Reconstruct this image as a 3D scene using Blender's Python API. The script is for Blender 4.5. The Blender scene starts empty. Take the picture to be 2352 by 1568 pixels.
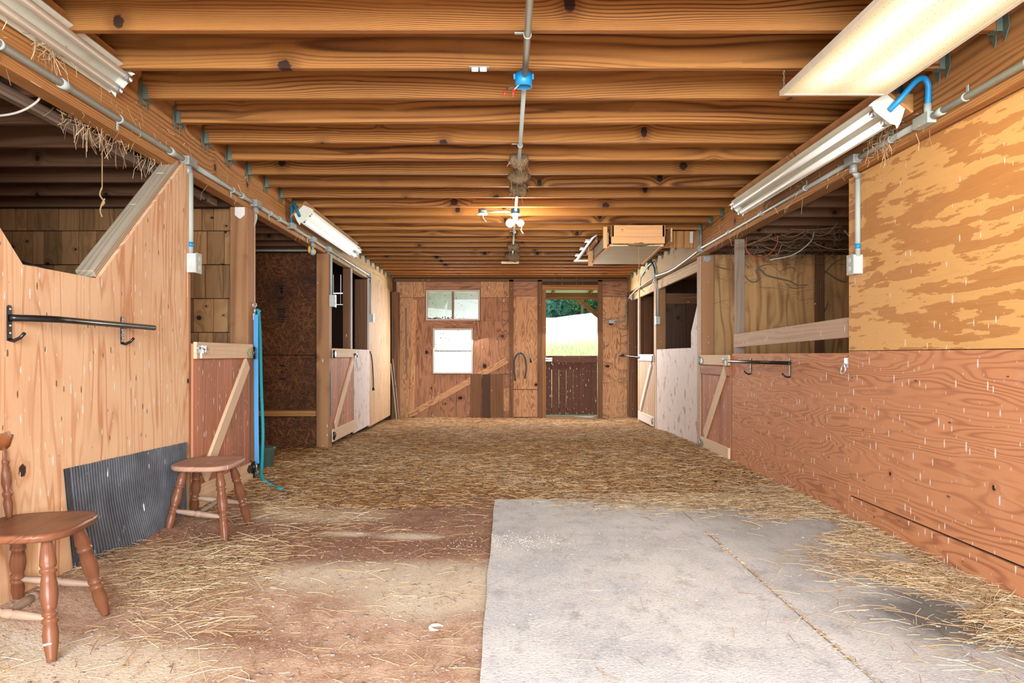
import bpy, bmesh, math, random
import numpy as np
from mathutils import Vector, Matrix, noise as mnoise

random.seed(7)
rng = np.random.default_rng(11)
scene = bpy.context.scene
COL = scene.collection
PI = math.pi
V = Vector

# ---------------------------------------------------------------- camera
F = 1660.0            # focal length in pixels of the 2352-wide photograph
CX, CY, CZ = 1163.0, 815.0, 1.05
cam_d = bpy.data.cameras.new('camera')
cam_d.sensor_width = 36.0
cam_d.lens = 36.0 * F / 2352.0
cam_d.shift_x = (1176.0 - CX) / 2352.0
cam_d.shift_y = (CY - 784.0) / 2352.0
cam_d.clip_start = 0.05
cam_d.clip_end = 400
cam = bpy.data.objects.new('camera', cam_d)
cam.location = (0, 0, CZ)
cam.rotation_euler = (PI / 2, 0, 0)
COL.objects.link(cam)
scene.camera = cam

# ---------------------------------------------------------------- world, sun, daylight, exposure
world = bpy.data.worlds.new('sky')
scene.world = world
world.use_nodes = True
wn = world.node_tree
wn.nodes.clear()
w_out = wn.nodes.new('ShaderNodeOutputWorld')
w_bg = wn.nodes.new('ShaderNodeBackground')
w_geo = wn.nodes.new('ShaderNodeTexCoord')
w_sep = wn.nodes.new('ShaderNodeSeparateXYZ')
w_ramp = wn.nodes.new('ShaderNodeValToRGB')
w_ramp.color_ramp.elements[0].position = 0.0
w_ramp.color_ramp.elements[0].color = (0.93, 0.96, 1.0, 1)
w_ramp.color_ramp.elements[1].position = 0.8
w_ramp.color_ramp.elements[1].color = (0.62, 0.78, 1.0, 1)
wn.links.new(w_geo.outputs['Generated'], w_sep.inputs[0])
wn.links.new(w_sep.outputs['Z'], w_ramp.inputs[0])
wn.links.new(w_ramp.outputs[0], w_bg.inputs['Color'])
w_bg.inputs['Strength'].default_value = 1.0
wn.links.new(w_bg.outputs[0], w_out.inputs['Surface'])

sun_d = bpy.data.lights.new('sun', 'SUN')
sun_d.energy = 2.3
sun_d.angle = math.radians(1.0)
sun_d.color = (1.0, 0.95, 0.86)
sun = bpy.data.objects.new('sun', sun_d)
sun.rotation_euler = V((1.0, 0.25, -1.15)).to_track_quat('-Z', 'Y').to_euler()
sun.location = (-20, 0, 25)
COL.objects.link(sun)

def area_light(name, loc, direction, sx, sy, power, color):
    d = bpy.data.lights.new(name, 'AREA')
    d.shape = 'RECTANGLE'; d.size = sx; d.size_y = sy
    d.energy = power; d.color = color
    o = bpy.data.objects.new(name, d)
    o.location = loc
    o.rotation_euler = V(direction).to_track_quat('-Z', 'Y').to_euler()
    COL.objects.link(o)
    return o

# daylight falling in through the open barn door behind the photographer
area_light('barn_door_daylight', (0.1, -3.7, 1.75), (0, 1, -0.35), 4.8, 2.6, 1350, (0.86, 0.935, 1.0))
# daylight entering at the far end windows and half door
area_light('far_window_daylight', (-0.83, 12.98, 1.45), (0.1, -1, -0.45), 0.95, 1.5, 85, (1.0, 0.97, 0.92))
area_light('far_door_daylight', (1.17, 12.98, 1.6), (0, -1, -0.45), 0.9, 1.1, 85, (1.0, 0.97, 0.92))

scene.view_settings.view_transform = 'Standard'
scene.view_settings.look = 'None'
scene.view_settings.exposure = 0.35
scene.view_settings.gamma = 1.0
scene.view_settings.use_curve_mapping = False
scene.cycles.caustics_reflective = False
scene.cycles.caustics_refractive = False
scene.cycles.adaptive_threshold = 0.02
scene.cycles.max_bounces = 8

# ---------------------------------------------------------------- node helpers
def s2l(c):
    return tuple((x / 12.92 if x <= 0.04045 else ((x + 0.055) / 1.055) ** 2.4) for x in c)
def rgb(r, g, b):
    return s2l((r / 255, g / 255, b / 255)) + (1.0,)

class G:
    def __init__(s, name):
        s.m = bpy.data.materials.new(name)
        s.m.use_nodes = True
        s.t = s.m.node_tree
        s.t.nodes.clear()
        s.out = s.t.nodes.new('ShaderNodeOutputMaterial')
    def n(s, typ, **kw):
        nd = s.t.nodes.new(typ)
        for k, v in kw.items():
            setattr(nd, k, v)
        return nd
    def put(s, sock, v):
        if hasattr(v, 'node'):
            s.t.links.new(v, sock)
        elif v is not None:
            sock.default_value = v
    def math(s, op, a, b=None, c=None, clamp=False):
        nd = s.n('ShaderNodeMath', operation=op, use_clamp=clamp)
        s.put(nd.inputs[0], a)
        if b is not None: s.put(nd.inputs[1], b)
        if c is not None: s.put(nd.inputs[2], c)
        return nd.outputs[0]
    def add(s, a, b): return s.math('ADD', a, b)
    def mul(s, a, b): return s.math('MULTIPLY', a, b)
    def vmath(s, op, a, b=None):
        nd = s.n('ShaderNodeVectorMath', operation=op)
        s.put(nd.inputs[0], a)
        if b is not None: s.put(nd.inputs[1], b)
        return nd.outputs['Value'] if op in ('LENGTH', 'DOT_PRODUCT', 'DISTANCE') else nd.outputs[0]
    def mix(s, f, a, b, blend='MIX'):
        nd = s.n('ShaderNodeMix', data_type='RGBA', blend_type=blend)
        s.put(nd.inputs[0], f); s.put(nd.inputs[6], a); s.put(nd.inputs[7], b)
        return nd.outputs[2]
    def noise(s, vec, scale=1.0, detail=2.0, rough=0.5, dist=0.0, col=False):
        nd = s.n('ShaderNodeTexNoise')
        s.put(nd.inputs['Vector'], vec)
        nd.inputs['Scale'].default_value = scale
        nd.inputs['Detail'].default_value = detail
        nd.inputs['Roughness'].default_value = rough
        nd.inputs['Distortion'].default_value = dist
        return nd.outputs['Color' if col else 'Fac']
    def voro(s, vec, scale=1.0, dim='2D', feature='F1', rnd=1.0):
        nd = s.n('ShaderNodeTexVoronoi', voronoi_dimensions=dim, feature=feature)
        s.put(nd.inputs['Vector'], vec)
        nd.inputs['Scale'].default_value = scale
        nd.inputs['Randomness'].default_value = rnd
        return nd
    def ramp(s, f, a, b, ca=None, cb=None):
        """smooth step of f between a and b"""
        nd = s.n('ShaderNodeMapRange', interpolation_type='SMOOTHSTEP')
        s.put(nd.inputs[0], f)
        nd.inputs[1].default_value = a; nd.inputs[2].default_value = b
        nd.inputs[3].default_value = 0.0; nd.inputs[4].default_value = 1.0
        return nd.outputs[0]
    def xyz(s, vec):
        nd = s.n('ShaderNodeSeparateXYZ'); s.put(nd.inputs[0], vec)
        return nd.outputs
    def comb(s, x, y, z=0.0):
        nd = s.n('ShaderNodeCombineXYZ')
        s.put(nd.inputs[0], x); s.put(nd.inputs[1], y); s.put(nd.inputs[2], z)
        return nd.outputs[0]
    def obj(s, rand=True):
        tc = s.n('ShaderNodeTexCoord').outputs['Object']
        if not rand: return tc
        oi = s.n('ShaderNodeObjectInfo').outputs['Random']
        s.rand = oi
        return s.vmath('ADD', tc, s.comb(s.mul(oi, 37.3), s.mul(oi, 0.0), s.mul(oi, 11.7)))
    def bsdf(s, color, rough=0.7, metal=0.0, spec=0.3, bump=None, bump_d=0.002, **kw):
        b = s.n('ShaderNodeBsdfPrincipled')
        s.put(b.inputs['Base Color'], color)
        s.put(b.inputs['Roughness'], rough)
        b.inputs['Metallic'].default_value = metal
        b.inputs['Specular IOR Level'].default_value = spec
        for k, v in kw.items():
            s.put(b.inputs[k.replace('_', ' ')], v)
        if bump is not None:
            bp = s.n('ShaderNodeBump')
            bp.inputs['Distance'].default_value = bump_d
            bp.inputs['Strength'].default_value = 0.7
            s.put(bp.inputs['Height'], bump)
            s.t.links.new(bp.outputs[0], b.inputs['Normal'])
        s.t.links.new(b.outputs[0], s.out.inputs['Surface'])
        return b

MAT = {}
def wood(name, cl, cd, lin=0.0, quad=0.0, con=0.0, stretch=0.1, nscale=4.0, line=0.8, sharp=2.0,
         knots=None, knot_r=0.02, drips=0.0, drip_axis='y', drip_white=(0.8, 0.79, 0.76, 1),
         blotch=0.0, rough=0.72, dirt=0.25, dirt_col=(0.06, 0.035, 0.02, 1), hue_var=0.22, paint=0.0,
         paint_col=(0.7, 0.66, 0.6, 1), patch=0.0, fine=0.18, desat=0.12, detail=2.0, flecks=0.0):
    """wood whose grain runs along each board's own X axis"""
    def tone(c):
        l = 0.3 * c[0] + 0.59 * c[1] + 0.11 * c[2]
        return tuple(v * (1 - desat) + l * desat for v in c[:3]) + (1.0,)
    cl, cd = tone(cl), tone(cd)
    g = G(name)
    P = g.obj()
    x, y, z = g.xyz(P)
    yz = g.add(y, g.mul(g.math('SUBTRACT', z, g.mul(g.rand, 11.7)), 0.8))
    warp = g.noise(g.comb(g.mul(x, stretch), yz, z), nscale, detail, 0.5)
    w0 = g.math('SUBTRACT', warp, 0.5)
    f = 0.0
    # knots
    dark_k = None
    if knots:
        kx, ky = knots
        vec = g.comb(g.mul(x, kx), g.mul(y, ky))
        vo = g.voro(vec, 1.0)
        d = g.vmath('SUBTRACT', vec, vo.outputs['Position'])
        dx, dy, _ = g.xyz(d)
        cr, cg, cb = g.xyz(vo.outputs['Color'])
        asp = g.add(0.8, g.mul(cb, 0.9))
        L = g.vmath('LENGTH', g.comb(g.mul(g.mul(dx, 1.0 / kx), asp), g.mul(dy, 1.0 / ky)))
        L = g.add(L, g.mul(g.math('SUBTRACT', g.noise(P, 60.0, 1.0), 0.5), knot_r * 0.5))
        on = g.math('GREATER_THAN', cr, 0.45)
        rad = g.mul(g.add(0.35, g.mul(cg, 0.9)), knot_r)
        q = g.math('DIVIDE', L, rad)
        dark_k = g.mul(on, g.math('SUBTRACT', 1.0, g.ramp(q, 0.75, 1.05)))
        halo = g.mul(on, g.math('SUBTRACT', 1.0, g.ramp(q, 0.9, 3.2)))
        f = g.mul(on, g.math('DIVIDE', 1.8, g.add(1.0, g.mul(q, g.mul(q, 0.25)))))
    if lin:
        f = g.add(f, g.mul(yz, lin))
        f = g.add(f, g.mul(w0, lin * 0.3))
    if quad:
        yy = g.add(g.add(yz, g.mul(g.math('SUBTRACT', g.rand, 0.62), 0.22)), g.mul(w0, 0.22))
        f = g.add(f, g.mul(g.mul(yy, yy), quad))
    if con:
        f = g.add(f, g.mul(warp, con))
    s1 = g.math('SINE', g.mul(f, 2 * PI))
    ln = g.math('POWER', g.add(g.mul(s1, 0.5), 0.5), sharp)
    fin = g.noise(g.comb(g.mul(x, 7.0), g.mul(yz, 190.0), g.mul(z, 60.0)), 1.0, 2.0)
    fac = g.mul(g.mul(ln, line), g.add(0.35, g.mul(g.ramp(g.noise(g.comb(g.mul(x, 0.8), g.mul(yz, 9.0), z), 1.0, 2.0), 0.3, 0.7), 0.9)))
    if patch:
        pn = g.math('FRACT', g.mul(g.noise(g.comb(g.mul(x, stretch * 1.2), g.mul(yz, 1.0), z), nscale * 0.8, 6.0, 0.62), patch))
        pm = g.mul(g.ramp(pn, 0.34, 0.42), g.math('SUBTRACT', 1.0, g.ramp(pn, 0.86, 0.9)))
        fac = g.add(g.mul(fac, 0.25), g.mul(pm, 0.85))
    fac = g.math('ADD', fac, g.mul(g.math('SUBTRACT', fin, 0.5), fine * 2), clamp=True)
    col = g.mix(fac, cl, cd)
    big = g.noise(P, 1.3, 3.0, 0.6)
    if blotch:
        col = g.mix(g.mul(g.ramp(big, 0.4, 0.7), blotch), col, cd)
    if dark_k is not None:
        col = g.mix(g.mul(halo, 0.45), col, cd)
        col = g.mix(g.mul(dark_k, 0.97), col, (0.03, 0.012, 0.006, 1))
    if paint:
        pmask = g.ramp(g.add(g.noise(P, 7.0, 4.0, 0.65), paint - 0.5), 0.42, 0.55)
        col = g.mix(pmask, col, paint_col)
    if dirt:
        dm = g.ramp(g.noise(P, 5.0, 5.0, 0.7), 0.56, 0.8)
        col = g.mix(g.mul(dm, dirt), col, dirt_col)
    # board to board tone
    hv = g.n('ShaderNodeHueSaturation')
    g.put(hv.inputs['Color'], col)
    g.put(hv.inputs['Value'], g.add(1.0 - hue_var / 2, g.mul(g.math('FRACT', g.mul(g.rand, 7.13)), hue_var)))
    col = hv.outputs[0]
    if drips:
        a, b = (x, y) if drip_axis == 'y' else (y, x)
        vec = g.comb(g.mul(a, 19.0), g.mul(b, 10.0))
        vo = g.voro(vec, 1.0)
        d = g.vmath('SUBTRACT', vec, vo.outputs['Position'])
        dx, dy, _ = g.xyz(d)
        cr, cg, cb = g.xyz(vo.outputs['Color'])
        q = g.vmath('LENGTH', g.comb(g.mul(dx, 1 / 19.0 / 0.005), g.mul(dy, 1 / 10.0 / 0.021)))
        q = g.math('DIVIDE', q, g.add(0.25, g.mul(g.mul(cg, cg), 0.95)))
        q = g.add(q, g.mul(g.math('SUBTRACT', g.noise(P, 130.0, 1.0), 0.5), 0.9))
        m = g.mul(g.math('LESS_THAN', cr, drips), g.math('SUBTRACT', 1.0, g.ramp(q, 0.8, 1.1)))
        col = g.mix(g.mul(m, 0.85), col, drip_white)
    if flecks:
        vec = g.comb(g.mul(g.add(x, 3.3), 7.0), g.mul(g.add(y, 1.7), 16.0))
        vo = g.voro(vec, 1.0)
        d = g.vmath('SUBTRACT', vec, vo.outputs['Position'])
        dx, dy, _ = g.xyz(d)
        cr, cg, cb = g.xyz(vo.outputs['Color'])
        q = g.vmath('LENGTH', g.comb(g.mul(dx, 1 / 7.0 / 0.016), g.mul(dy, 1 / 16.0 / 0.005)))
        q = g.math('DIVIDE', q, g.add(0.2, cg))
        q = g.add(q, g.mul(g.math('SUBTRACT', g.noise(P, 110.0, 2.0), 0.5), 1.0))
        m = g.mul(g.math('LESS_THAN', cr, flecks), g.math('SUBTRACT', 1.0, g.ramp(q, 0.7, 1.1)))
        col = g.mix(g.mul(m, 0.8), col, (0.07, 0.035, 0.018, 1))
    h = g.add(g.mul(ln, -0.5), g.mul(fin, 0.7))
    g.bsdf(col, rough, spec=0.25, bump=h, bump_d=0.0012)
    MAT[name] = g.m
    return g.m

def plain(name, col, rough=0.5, metal=0.0, spec=0.5, var=0.15, scale=20.0, dirt=0.3, dirt_col=(0.12, 0.09, 0.06, 1), **kw):
    g = G(name)
    P = g.obj()
    nz = g.noise(P, scale, 4.0, 0.6)
    c = g.mix(g.mul(g.ramp(nz, 0.35, 0.75), var), col, tuple(v * 0.6 for v in col[:3]) + (1,))
    dm = g.ramp(g.noise(P, scale * 0.4, 5.0, 0.7), 0.52, 0.75)
    c = g.mix(g.mul(dm, dirt), c, dirt_col)
    g.bsdf(c, rough, metal, spec, **kw)
    MAT[name] = g.m
    return g.m

def emit(name, col, strength):
    g = G(name)
    e = g.n('ShaderNodeEmission')
    e.inputs[0].default_value = col; e.inputs[1].default_value = strength
    g.t.links.new(e.outputs[0], g.out.inputs['Surface'])
    MAT[name] = g.m
    return g.m

# ---------------------------------------------------------------- materials
wood('joist_pine', rgb(168, 112, 52), rgb(88, 48, 18), quad=260, stretch=0.16, nscale=3.0, line=0.8, sharp=2.6, knots=(1.1, 4.2), knot_r=0.034, dirt=0.22, desat=0.03)
wood('stall_joist_pine', rgb(136, 94, 62), rgb(86, 56, 34), quad=150, stretch=0.16, nscale=3.2, line=0.5, knots=(1.6, 4.2), knot_r=0.02, dirt=0.4)
wood('beam_pine', rgb(186, 130, 70), rgb(120, 72, 32), quad=170, stretch=0.12, nscale=3.0, line=0.75, sharp=2.2, knots=(0.8, 3.6), knot_r=0.026, dirt=0.3, desat=0.05)
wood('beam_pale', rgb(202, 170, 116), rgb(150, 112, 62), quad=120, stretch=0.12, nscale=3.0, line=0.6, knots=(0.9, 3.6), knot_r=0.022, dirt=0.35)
wood('ply_left', rgb(238, 196, 152), rgb(206, 142, 94), con=15, lin=3, stretch=0.1, nscale=3.2, line=0.8, sharp=3.6, detail=3.0, blotch=0.35, flecks=0.3, knots=(0.9, 1.2), knot_r=0.028, drips=0.55, drip_axis='x', dirt=0.12, dirt_col=rgb(140, 84, 46), hue_var=0.06, desat=0.04)
wood('ply_right_upper', rgb(218, 166, 96), rgb(182, 122, 60), con=9, stretch=0.16, nscale=4.2, line=0.3, patch=6.5, drips=0.15, dirt=0.1, hue_var=0.04, detail=3, desat=0.05)
wood('ply_right_lower', rgb(204, 138, 92), rgb(156, 92, 56), con=44, lin=2, stretch=0.13, nscale=2.2, line=0.62, sharp=2.4, detail=3.5, flecks=0.12, knots=(0.9, 1.5), knot_r=0.014, drips=0.6, dirt=0.35, dirt_col=rgb(212, 172, 150), hue_var=0.06, desat=0.06)
wood('ply_far', rgb(184, 130, 92), rgb(124, 78, 50), con=14, lin=3, stretch=0.16, nscale=4.0, line=0.7, sharp=2.2, detail=3, knots=(1.4, 2.6), knot_r=0.04, drips=0.1, drip_axis='x', dirt=0.6, dirt_col=rgb(80, 52, 36), hue_var=0.15)
wood('ply_far_light', rgb(214, 160, 108), rgb(160, 102, 60), con=16, lin=3, stretch=0.2, nscale=4.2, line=0.8, sharp=2.2, detail=3, knots=(1.4, 2.6), knot_r=0.045, drips=0.15, drip_axis='x', dirt=0.35, dirt_col=rgb(96, 60, 38), hue_var=0.1)
wood('ply_stall', rgb(226, 174, 112), rgb(160, 106, 60), con=9, lin=2.5, stretch=0.12, nscale=3.4, line=0.75, sharp=2.4, knots=(1.1, 2.0), knot_r=0.03, dirt=0.2, hue_var=0.06, desat=0.04)
wood('ply_pale', rgb(196, 158, 114), rgb(156, 112, 70), con=10, lin=5, stretch=0.12, nscale=3.6, line=0.55, dirt=0.5, dirt_col=rgb(96, 62, 36), drips=0.1, drip_axis='x', hue_var=0.08)
wood('white_panel', rgb(186, 140, 108), rgb(140, 92, 66), con=10, stretch=0.2, nscale=4, line=0.5, paint=0.6, paint_col=rgb(214, 200, 194), knots=(2.0, 3.0), knot_r=0.02, dirt=0.4, drips=0.12, drip_axis='x', hue_var=0.04)
wood('door_board', rgb(184, 120, 86), rgb(128, 76, 54), lin=30, stretch=0.05, nscale=6, line=0.5, dirt=0.35, drips=0.6, drip_axis='x', knots=(1.0, 4.0), knot_r=0.012, hue_var=0.35, desat=0.05)
wood('door_board_dark', rgb(104, 66, 50), rgb(72, 44, 34), lin=30, stretch=0.05, nscale=6, line=0.5, dirt=0.3, drips=0.5, drip_axis='x', hue_var=0.14)
wood('rail_cream', rgb(224, 190, 150), rgb(196, 156, 112), lin=34, stretch=0.06, nscale=5, line=0.35, dirt=0.25, dirt_col=rgb(130, 90, 60), drips=0.05, hue_var=0.06)
wood('rail_white', rgb(220, 206, 196), rgb(190, 166, 150), lin=30, stretch=0.06, nscale=5, line=0.3, dirt=0.4, dirt_col=rgb(110, 80, 60), drips=0.1, hue_var=0.08)
wood('rail_grey', rgb(190, 156, 126), rgb(160, 122, 96), lin=40, stretch=0.06, nscale=5, line=0.45, dirt=0.2, drips=0.4, hue_var=0.1)
wood('post_pine', rgb(172, 120, 72), rgb(120, 76, 42), quad=40, lin=14, stretch=0.08, nscale=3.4, line=0.55, knots=(1.2, 4.0), knot_r=0.022, dirt=0.45, drips=0.1, drip_axis='x', hue_var=0.12)
wood('post_grey', rgb(150, 126, 104), rgb(104, 84, 70), lin=36, stretch=0.06, nscale=5, line=0.5, dirt=0.4, knots=(1.2, 4.0), knot_r=0.018, hue_var=0.12)
wood('weathered', rgb(178, 160, 134), rgb(132, 116, 96), lin=40, stretch=0.05, nscale=5, line=0.5, dirt=0.25, drips=0.12, hue_var=0.1)
wood('stud_dark', rgb(134, 92, 58), rgb(84, 54, 34), lin=30, stretch=0.06, nscale=5, line=0.5, dirt=0.5, drips=0.1, drip_axis='x', hue_var=0.14)
wood('block_wood', rgb(180, 132, 84), rgb(120, 80, 46), con=5, lin=14, stretch=0.12, nscale=5, line=0.5, knots=(5.0, 6.0), knot_r=0.02, dirt=0.35, hue_var=0.6, desat=0.04)
wood('board_dark', rgb(92, 66, 48), rgb(54, 38, 28), lin=30, stretch=0.05, nscale=5, line=0.5, knots=(3.0, 5.0), knot_r=0.022, dirt=0.4, hue_var=0.2)
wood('new_pine', rgb(232, 172, 106), rgb(206, 136, 76), quad=150, stretch=0.12, nscale=3, line=0.45, knots=(1.6, 4.5), knot_r=0.014, dirt=0.12, hue_var=0.1)
wood('pale_sheet', rgb(222, 204, 150), rgb(200, 172, 116), con=5, stretch=0.2, nscale=3, line=0.25, dirt=0.12, hue_var=0.05)
wood('chair_wood', rgb(124, 76, 50), rgb(76, 42, 26), lin=26, stretch=0.08, nscale=6, line=0.35, rough=0.34, dirt=0.5, dirt_col=rgb(176, 150, 132), drips=0.1, hue_var=0.06, desat=0.05)
wood('chair_dusty', rgb(158, 130, 108), rgb(112, 82, 62), lin=26, stretch=0.08, nscale=6, line=0.3, rough=0.6, dirt=0.6, dirt_col=rgb(192, 168, 152), hue_var=0.06, desat=0.05)
wood('chair_crest', rgb(176, 108, 56), rgb(128, 70, 34), lin=26, stretch=0.08, nscale=6, line=0.3, rough=0.4, dirt=0.3, dirt_col=rgb(190, 150, 120), hue_var=0.06, desat=0.05)
wood('chair_seat_dusty', rgb(176, 134, 110), rgb(140, 94, 70), lin=26, stretch=0.08, nscale=6, line=0.3, rough=0.6, dirt=0.5, dirt_col=rgb(206, 184, 168), drips=0.25, hue_var=0.06, desat=0.05)

# OSB: flakes of many directions
g = G('osb')
P = g.obj()
x, y, z = g.xyz(P)
t = 0.0
for k, (a, fa, fb) in enumerate(((0.3, 9, 60), (1.2, 10, 64), (2.1, 9, 55), (2.8, 12, 70))):
    ca, sa = math.cos(a), math.sin(a)
    u = g.add(g.mul(x, ca), g.mul(y, sa)); w = g.add(g.mul(x, -sa), g.mul(y, ca))
    nzv = g.noise(g.comb(g.mul(u, fa), g.mul(w, fb), 3.7 * k), 1.0, 2.0, 0.6)
    t = g.math('MAXIMUM', t, nzv)
big = g.noise(P, 2.0, 4, 0.6)
c = g.mix(g.ramp(t, 0.5, 0.78), rgb(78, 46, 28), rgb(150, 94, 52))
c = g.mix(g.mul(g.ramp(big, 0.42, 0.7), 0.7), c, rgb(58, 36, 24))
c = g.mix(g.mul(g.ramp(g.noise(P, 60, 2, 0.6), 0.62, 0.72), 0.6), c, rgb(36, 24, 16))
g.bsdf(c, 0.75, spec=0.2, bump=t, bump_d=0.002)
MAT['osb'] = g.m

plain('galv', rgb(150, 156, 152), 0.5, 0.7, var=0.4, dirt=0.35)
plain('hanger_metal', rgb(112, 122, 108), 0.55, 0.5, var=0.4, dirt=0.4)
plain('bright_steel', rgb(200, 204, 206), 0.3, 0.8, var=0.2, dirt=0.2)
plain('rust_hinge', rgb(150, 152, 112), 0.6, 0.3, var=0.4, dirt=0.5)
plain('black_metal', rgb(26, 26, 28), 0.32, 0.2, spec=0.6, var=0.2, dirt=0.12, dirt_col=rgb(120, 110, 100))
plain('conduit_grey', rgb(172, 180, 172), 0.6, 0.0, spec=0.3, var=0.15, dirt=0.18, dirt_col=rgb(120, 104, 80))
plain('conduit_bright', rgb(176, 178, 168), 0.5, 0.25, spec=0.4, var=0.2, dirt=0.3, dirt_col=rgb(140, 120, 90))
plain('box_grey', rgb(186, 190, 186), 0.5, 0.0, var=0.12, dirt=0.2)
plain('box_cover', rgb(150, 154, 148), 0.5, 0.2, var=0.15, dirt=0.25)
plain('fixture_white', rgb(226, 224, 206), 0.4, 0.0, var=0.08, dirt=0.22, dirt_col=rgb(150, 136, 90))
plain('tube_glass', rgb(240, 238, 228), 0.4, 0.0, spec=0.3, var=0.04, dirt=0.08, dirt_col=rgb(170, 160, 130))
plain('blue_plastic', rgb(24, 140, 200), 0.42, var=0.12, dirt=0.12)
plain('blue_plastic_dull', rgb(30, 110, 140), 0.5, var=0.2, dirt=0.25)
plain('blue_strap', rgb(72, 148, 204), 0.6, var=0.15, scale=60, dirt=0.08)
plain('teal_rope', rgb(22, 150, 160), 0.8, var=0.35, scale=160, dirt=0.1)
plain('white_plastic', rgb(236, 232, 222), 0.4, var=0.08, dirt=0.15)
plain('red_plastic', rgb(206, 58, 40), 0.4, var=0.1, dirt=0.1)
plain('yellow_plastic', rgb(220, 160, 40), 0.5, var=0.1, dirt=0.2)
plain('orange_cord', rgb(186, 84, 40), 0.6, var=0.2, dirt=0.4)
plain('cord_white', rgb(206, 200, 184), 0.7, var=0.2, dirt=0.3)
plain('black_rubber', rgb(56, 58, 64), 0.6, var=0.3, scale=30, dirt=0.35, dirt_col=rgb(120, 112, 108))
plain('green_pail', rgb(66, 92, 84), 0.6, var=0.35, dirt=0.45)
plain('mud', rgb(132, 108, 78), 0.95, var=0.5, scale=40, dirt=0.5, dirt_col=rgb(86, 70, 44))
plain('cobweb', rgb(142, 120, 98), 0.95, var=0.3, scale=40, dirt=0.2)
plain('twine', rgb(188, 156, 108), 0.9, var=0.3, dirt=0.3)
plain('bone_white', rgb(226, 214, 200), 0.8, var=0.2, dirt=0.2)
plain('pebble', rgb(138, 124, 114), 0.85, var=0.5, scale=8, dirt=0.3)
plain('dark_gap', rgb(30, 22, 16), 0.9, var=0.3, dirt=0.1)
plain('tin_roof', rgb(190, 190, 184), 0.5, 0.3, var=0.2, dirt=0.2)

# floor straw: pale gold, each strand its own tone
g = G('straw')
ri = g.n('ShaderNodeNewGeometry').outputs['Random Per Island']
cr = g.n('ShaderNodeValToRGB')
el = cr.color_ramp.elements
el[0].position = 0.0; el[0].color = rgb(128, 96, 68)
el[1].position = 1.0; el[1].color = rgb(232, 214, 182)
e = el.new(0.4); e.color = rgb(182, 148, 108)
e = el.new(0.75); e.color = rgb(206, 176, 136)
g.put(cr.inputs[0], ri)
g.bsdf(cr.outputs[0], 0.7, spec=0.25)
MAT['straw'] = g.m
g = G('straw_brown')
ri = g.n('ShaderNodeNewGeometry').outputs['Random Per Island']
cr = g.n('ShaderNodeValToRGB')
el = cr.color_ramp.elements
el[0].position = 0.0; el[0].color = rgb(96, 62, 38)
el[1].position = 1.0; el[1].color = rgb(216, 174, 116)
e = el.new(0.5); e.color = rgb(162, 114, 68)
g.put(cr.inputs[0], ri)
g.bsdf(cr.outputs[0], 0.75, spec=0.2)
MAT['straw_brown'] = g.m

# dirt floor
g = G('dirt_floor')
P = g.n('ShaderNodeNewGeometry').outputs['Position']
x, y, z = g.xyz(P)
wob = g.mul(g.math('SUBTRACT', g.noise(P, 1.6, 4, 0.6), 0.5), 1.0)
def spot(cx, cy, rx, ry, soft=0.5, w=0.6):
    L = g.vmath('LENGTH', g.comb(g.mul(g.math('SUBTRACT', x, cx), 1 / rx), g.mul(g.math('SUBTRACT', y, cy), 1 / ry)))
    L = g.add(L, g.mul(wob, w))
    return g.math('SUBTRACT', 1.0, g.ramp(L, 1 - soft, 1 + soft * 0.6))
fine = g.noise(P, 70, 4, 0.75)
fine2 = g.noise(P, 220, 2, 0.6)
mid = g.noise(P, 9, 4, 0.65)
dirt = g.mix(g.ramp(mid, 0.3, 0.7), rgb(170, 126, 98), rgb(138, 96, 72))
near = g.mix(g.ramp(mid, 0.3, 0.7), rgb(208, 176, 150), rgb(172, 134, 108))
dirt = g.mix(g.math('SUBTRACT', 1.0, g.ramp(g.add(y, wob), 3.1, 4.1)), dirt, near)
strawc = g.mix(g.ramp(g.noise(P, 26, 4, 0.7), 0.35, 0.7), rgb(132, 90, 58), rgb(190, 142, 92))
sm = g.ramp(g.add(y, g.mul(wob, 1.6)), 4.7, 5.7)
c = g.mix(sm, dirt, strawc)
for (cx, cy, rx, ry) in ((-0.5, 4.0, 0.75, 0.22), (-1.05, 2.62, 0.35, 0.16), (-1.0, 3.7, 0.5, 0.12)):
    c = g.mix(g.mul(spot(cx, cy, rx, ry, 0.7), 0.75), c, rgb(142, 100, 76))
sand = rgb(222, 206, 182)
for (cx, cy, rx, ry, so) in ((-0.55, 3.44, 0.85, 0.26, 0.55), (-1.5, 2.42, 0.6, 0.26, 0.5), (-1.25, 4.75, 0.45, 0.22, 0.7),
                             (-0.35, 3.15, 0.32, 0.3, 0.5), (-0.95, 4.25, 0.16, 0.06, 0.7), (-0.55, 4.2, 0.2, 0.07, 0.7)):
    c = g.mix(g.mul(spot(cx, cy, rx, ry, so), 0.95), c, sand)
for (cx, cy, rx, ry) in ((0.75, 9.0, 0.7, 0.4), (-0.75, 12.2, 1.1, 0.7), (-1.3, 8.6, 0.5, 0.25), (0.9, 7.0, 0.4, 0.16)):
    c = g.mix(g.mul(spot(cx, cy, rx, ry, 0.7), 0.6), c, rgb(84, 54, 34))
c = g.mix(g.mul(spot(0.12, 6.0, 0.24, 0.3, 0.6), 0.55), c, rgb(206, 194, 186))
c = g.mix(g.ramp(fine, 0.52, 0.72), c, g.mix(0.6, c, rgb(230, 214, 194)))
vp = g.voro(P, 95.0, '3D')
gr = g.mul(g.math('SUBTRACT', 1.0, g.ramp(vp.outputs['Distance'], 0.25, 0.42)), g.math('LESS_THAN', g.xyz(vp.outputs['Color'])[0], 0.3))
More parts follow.
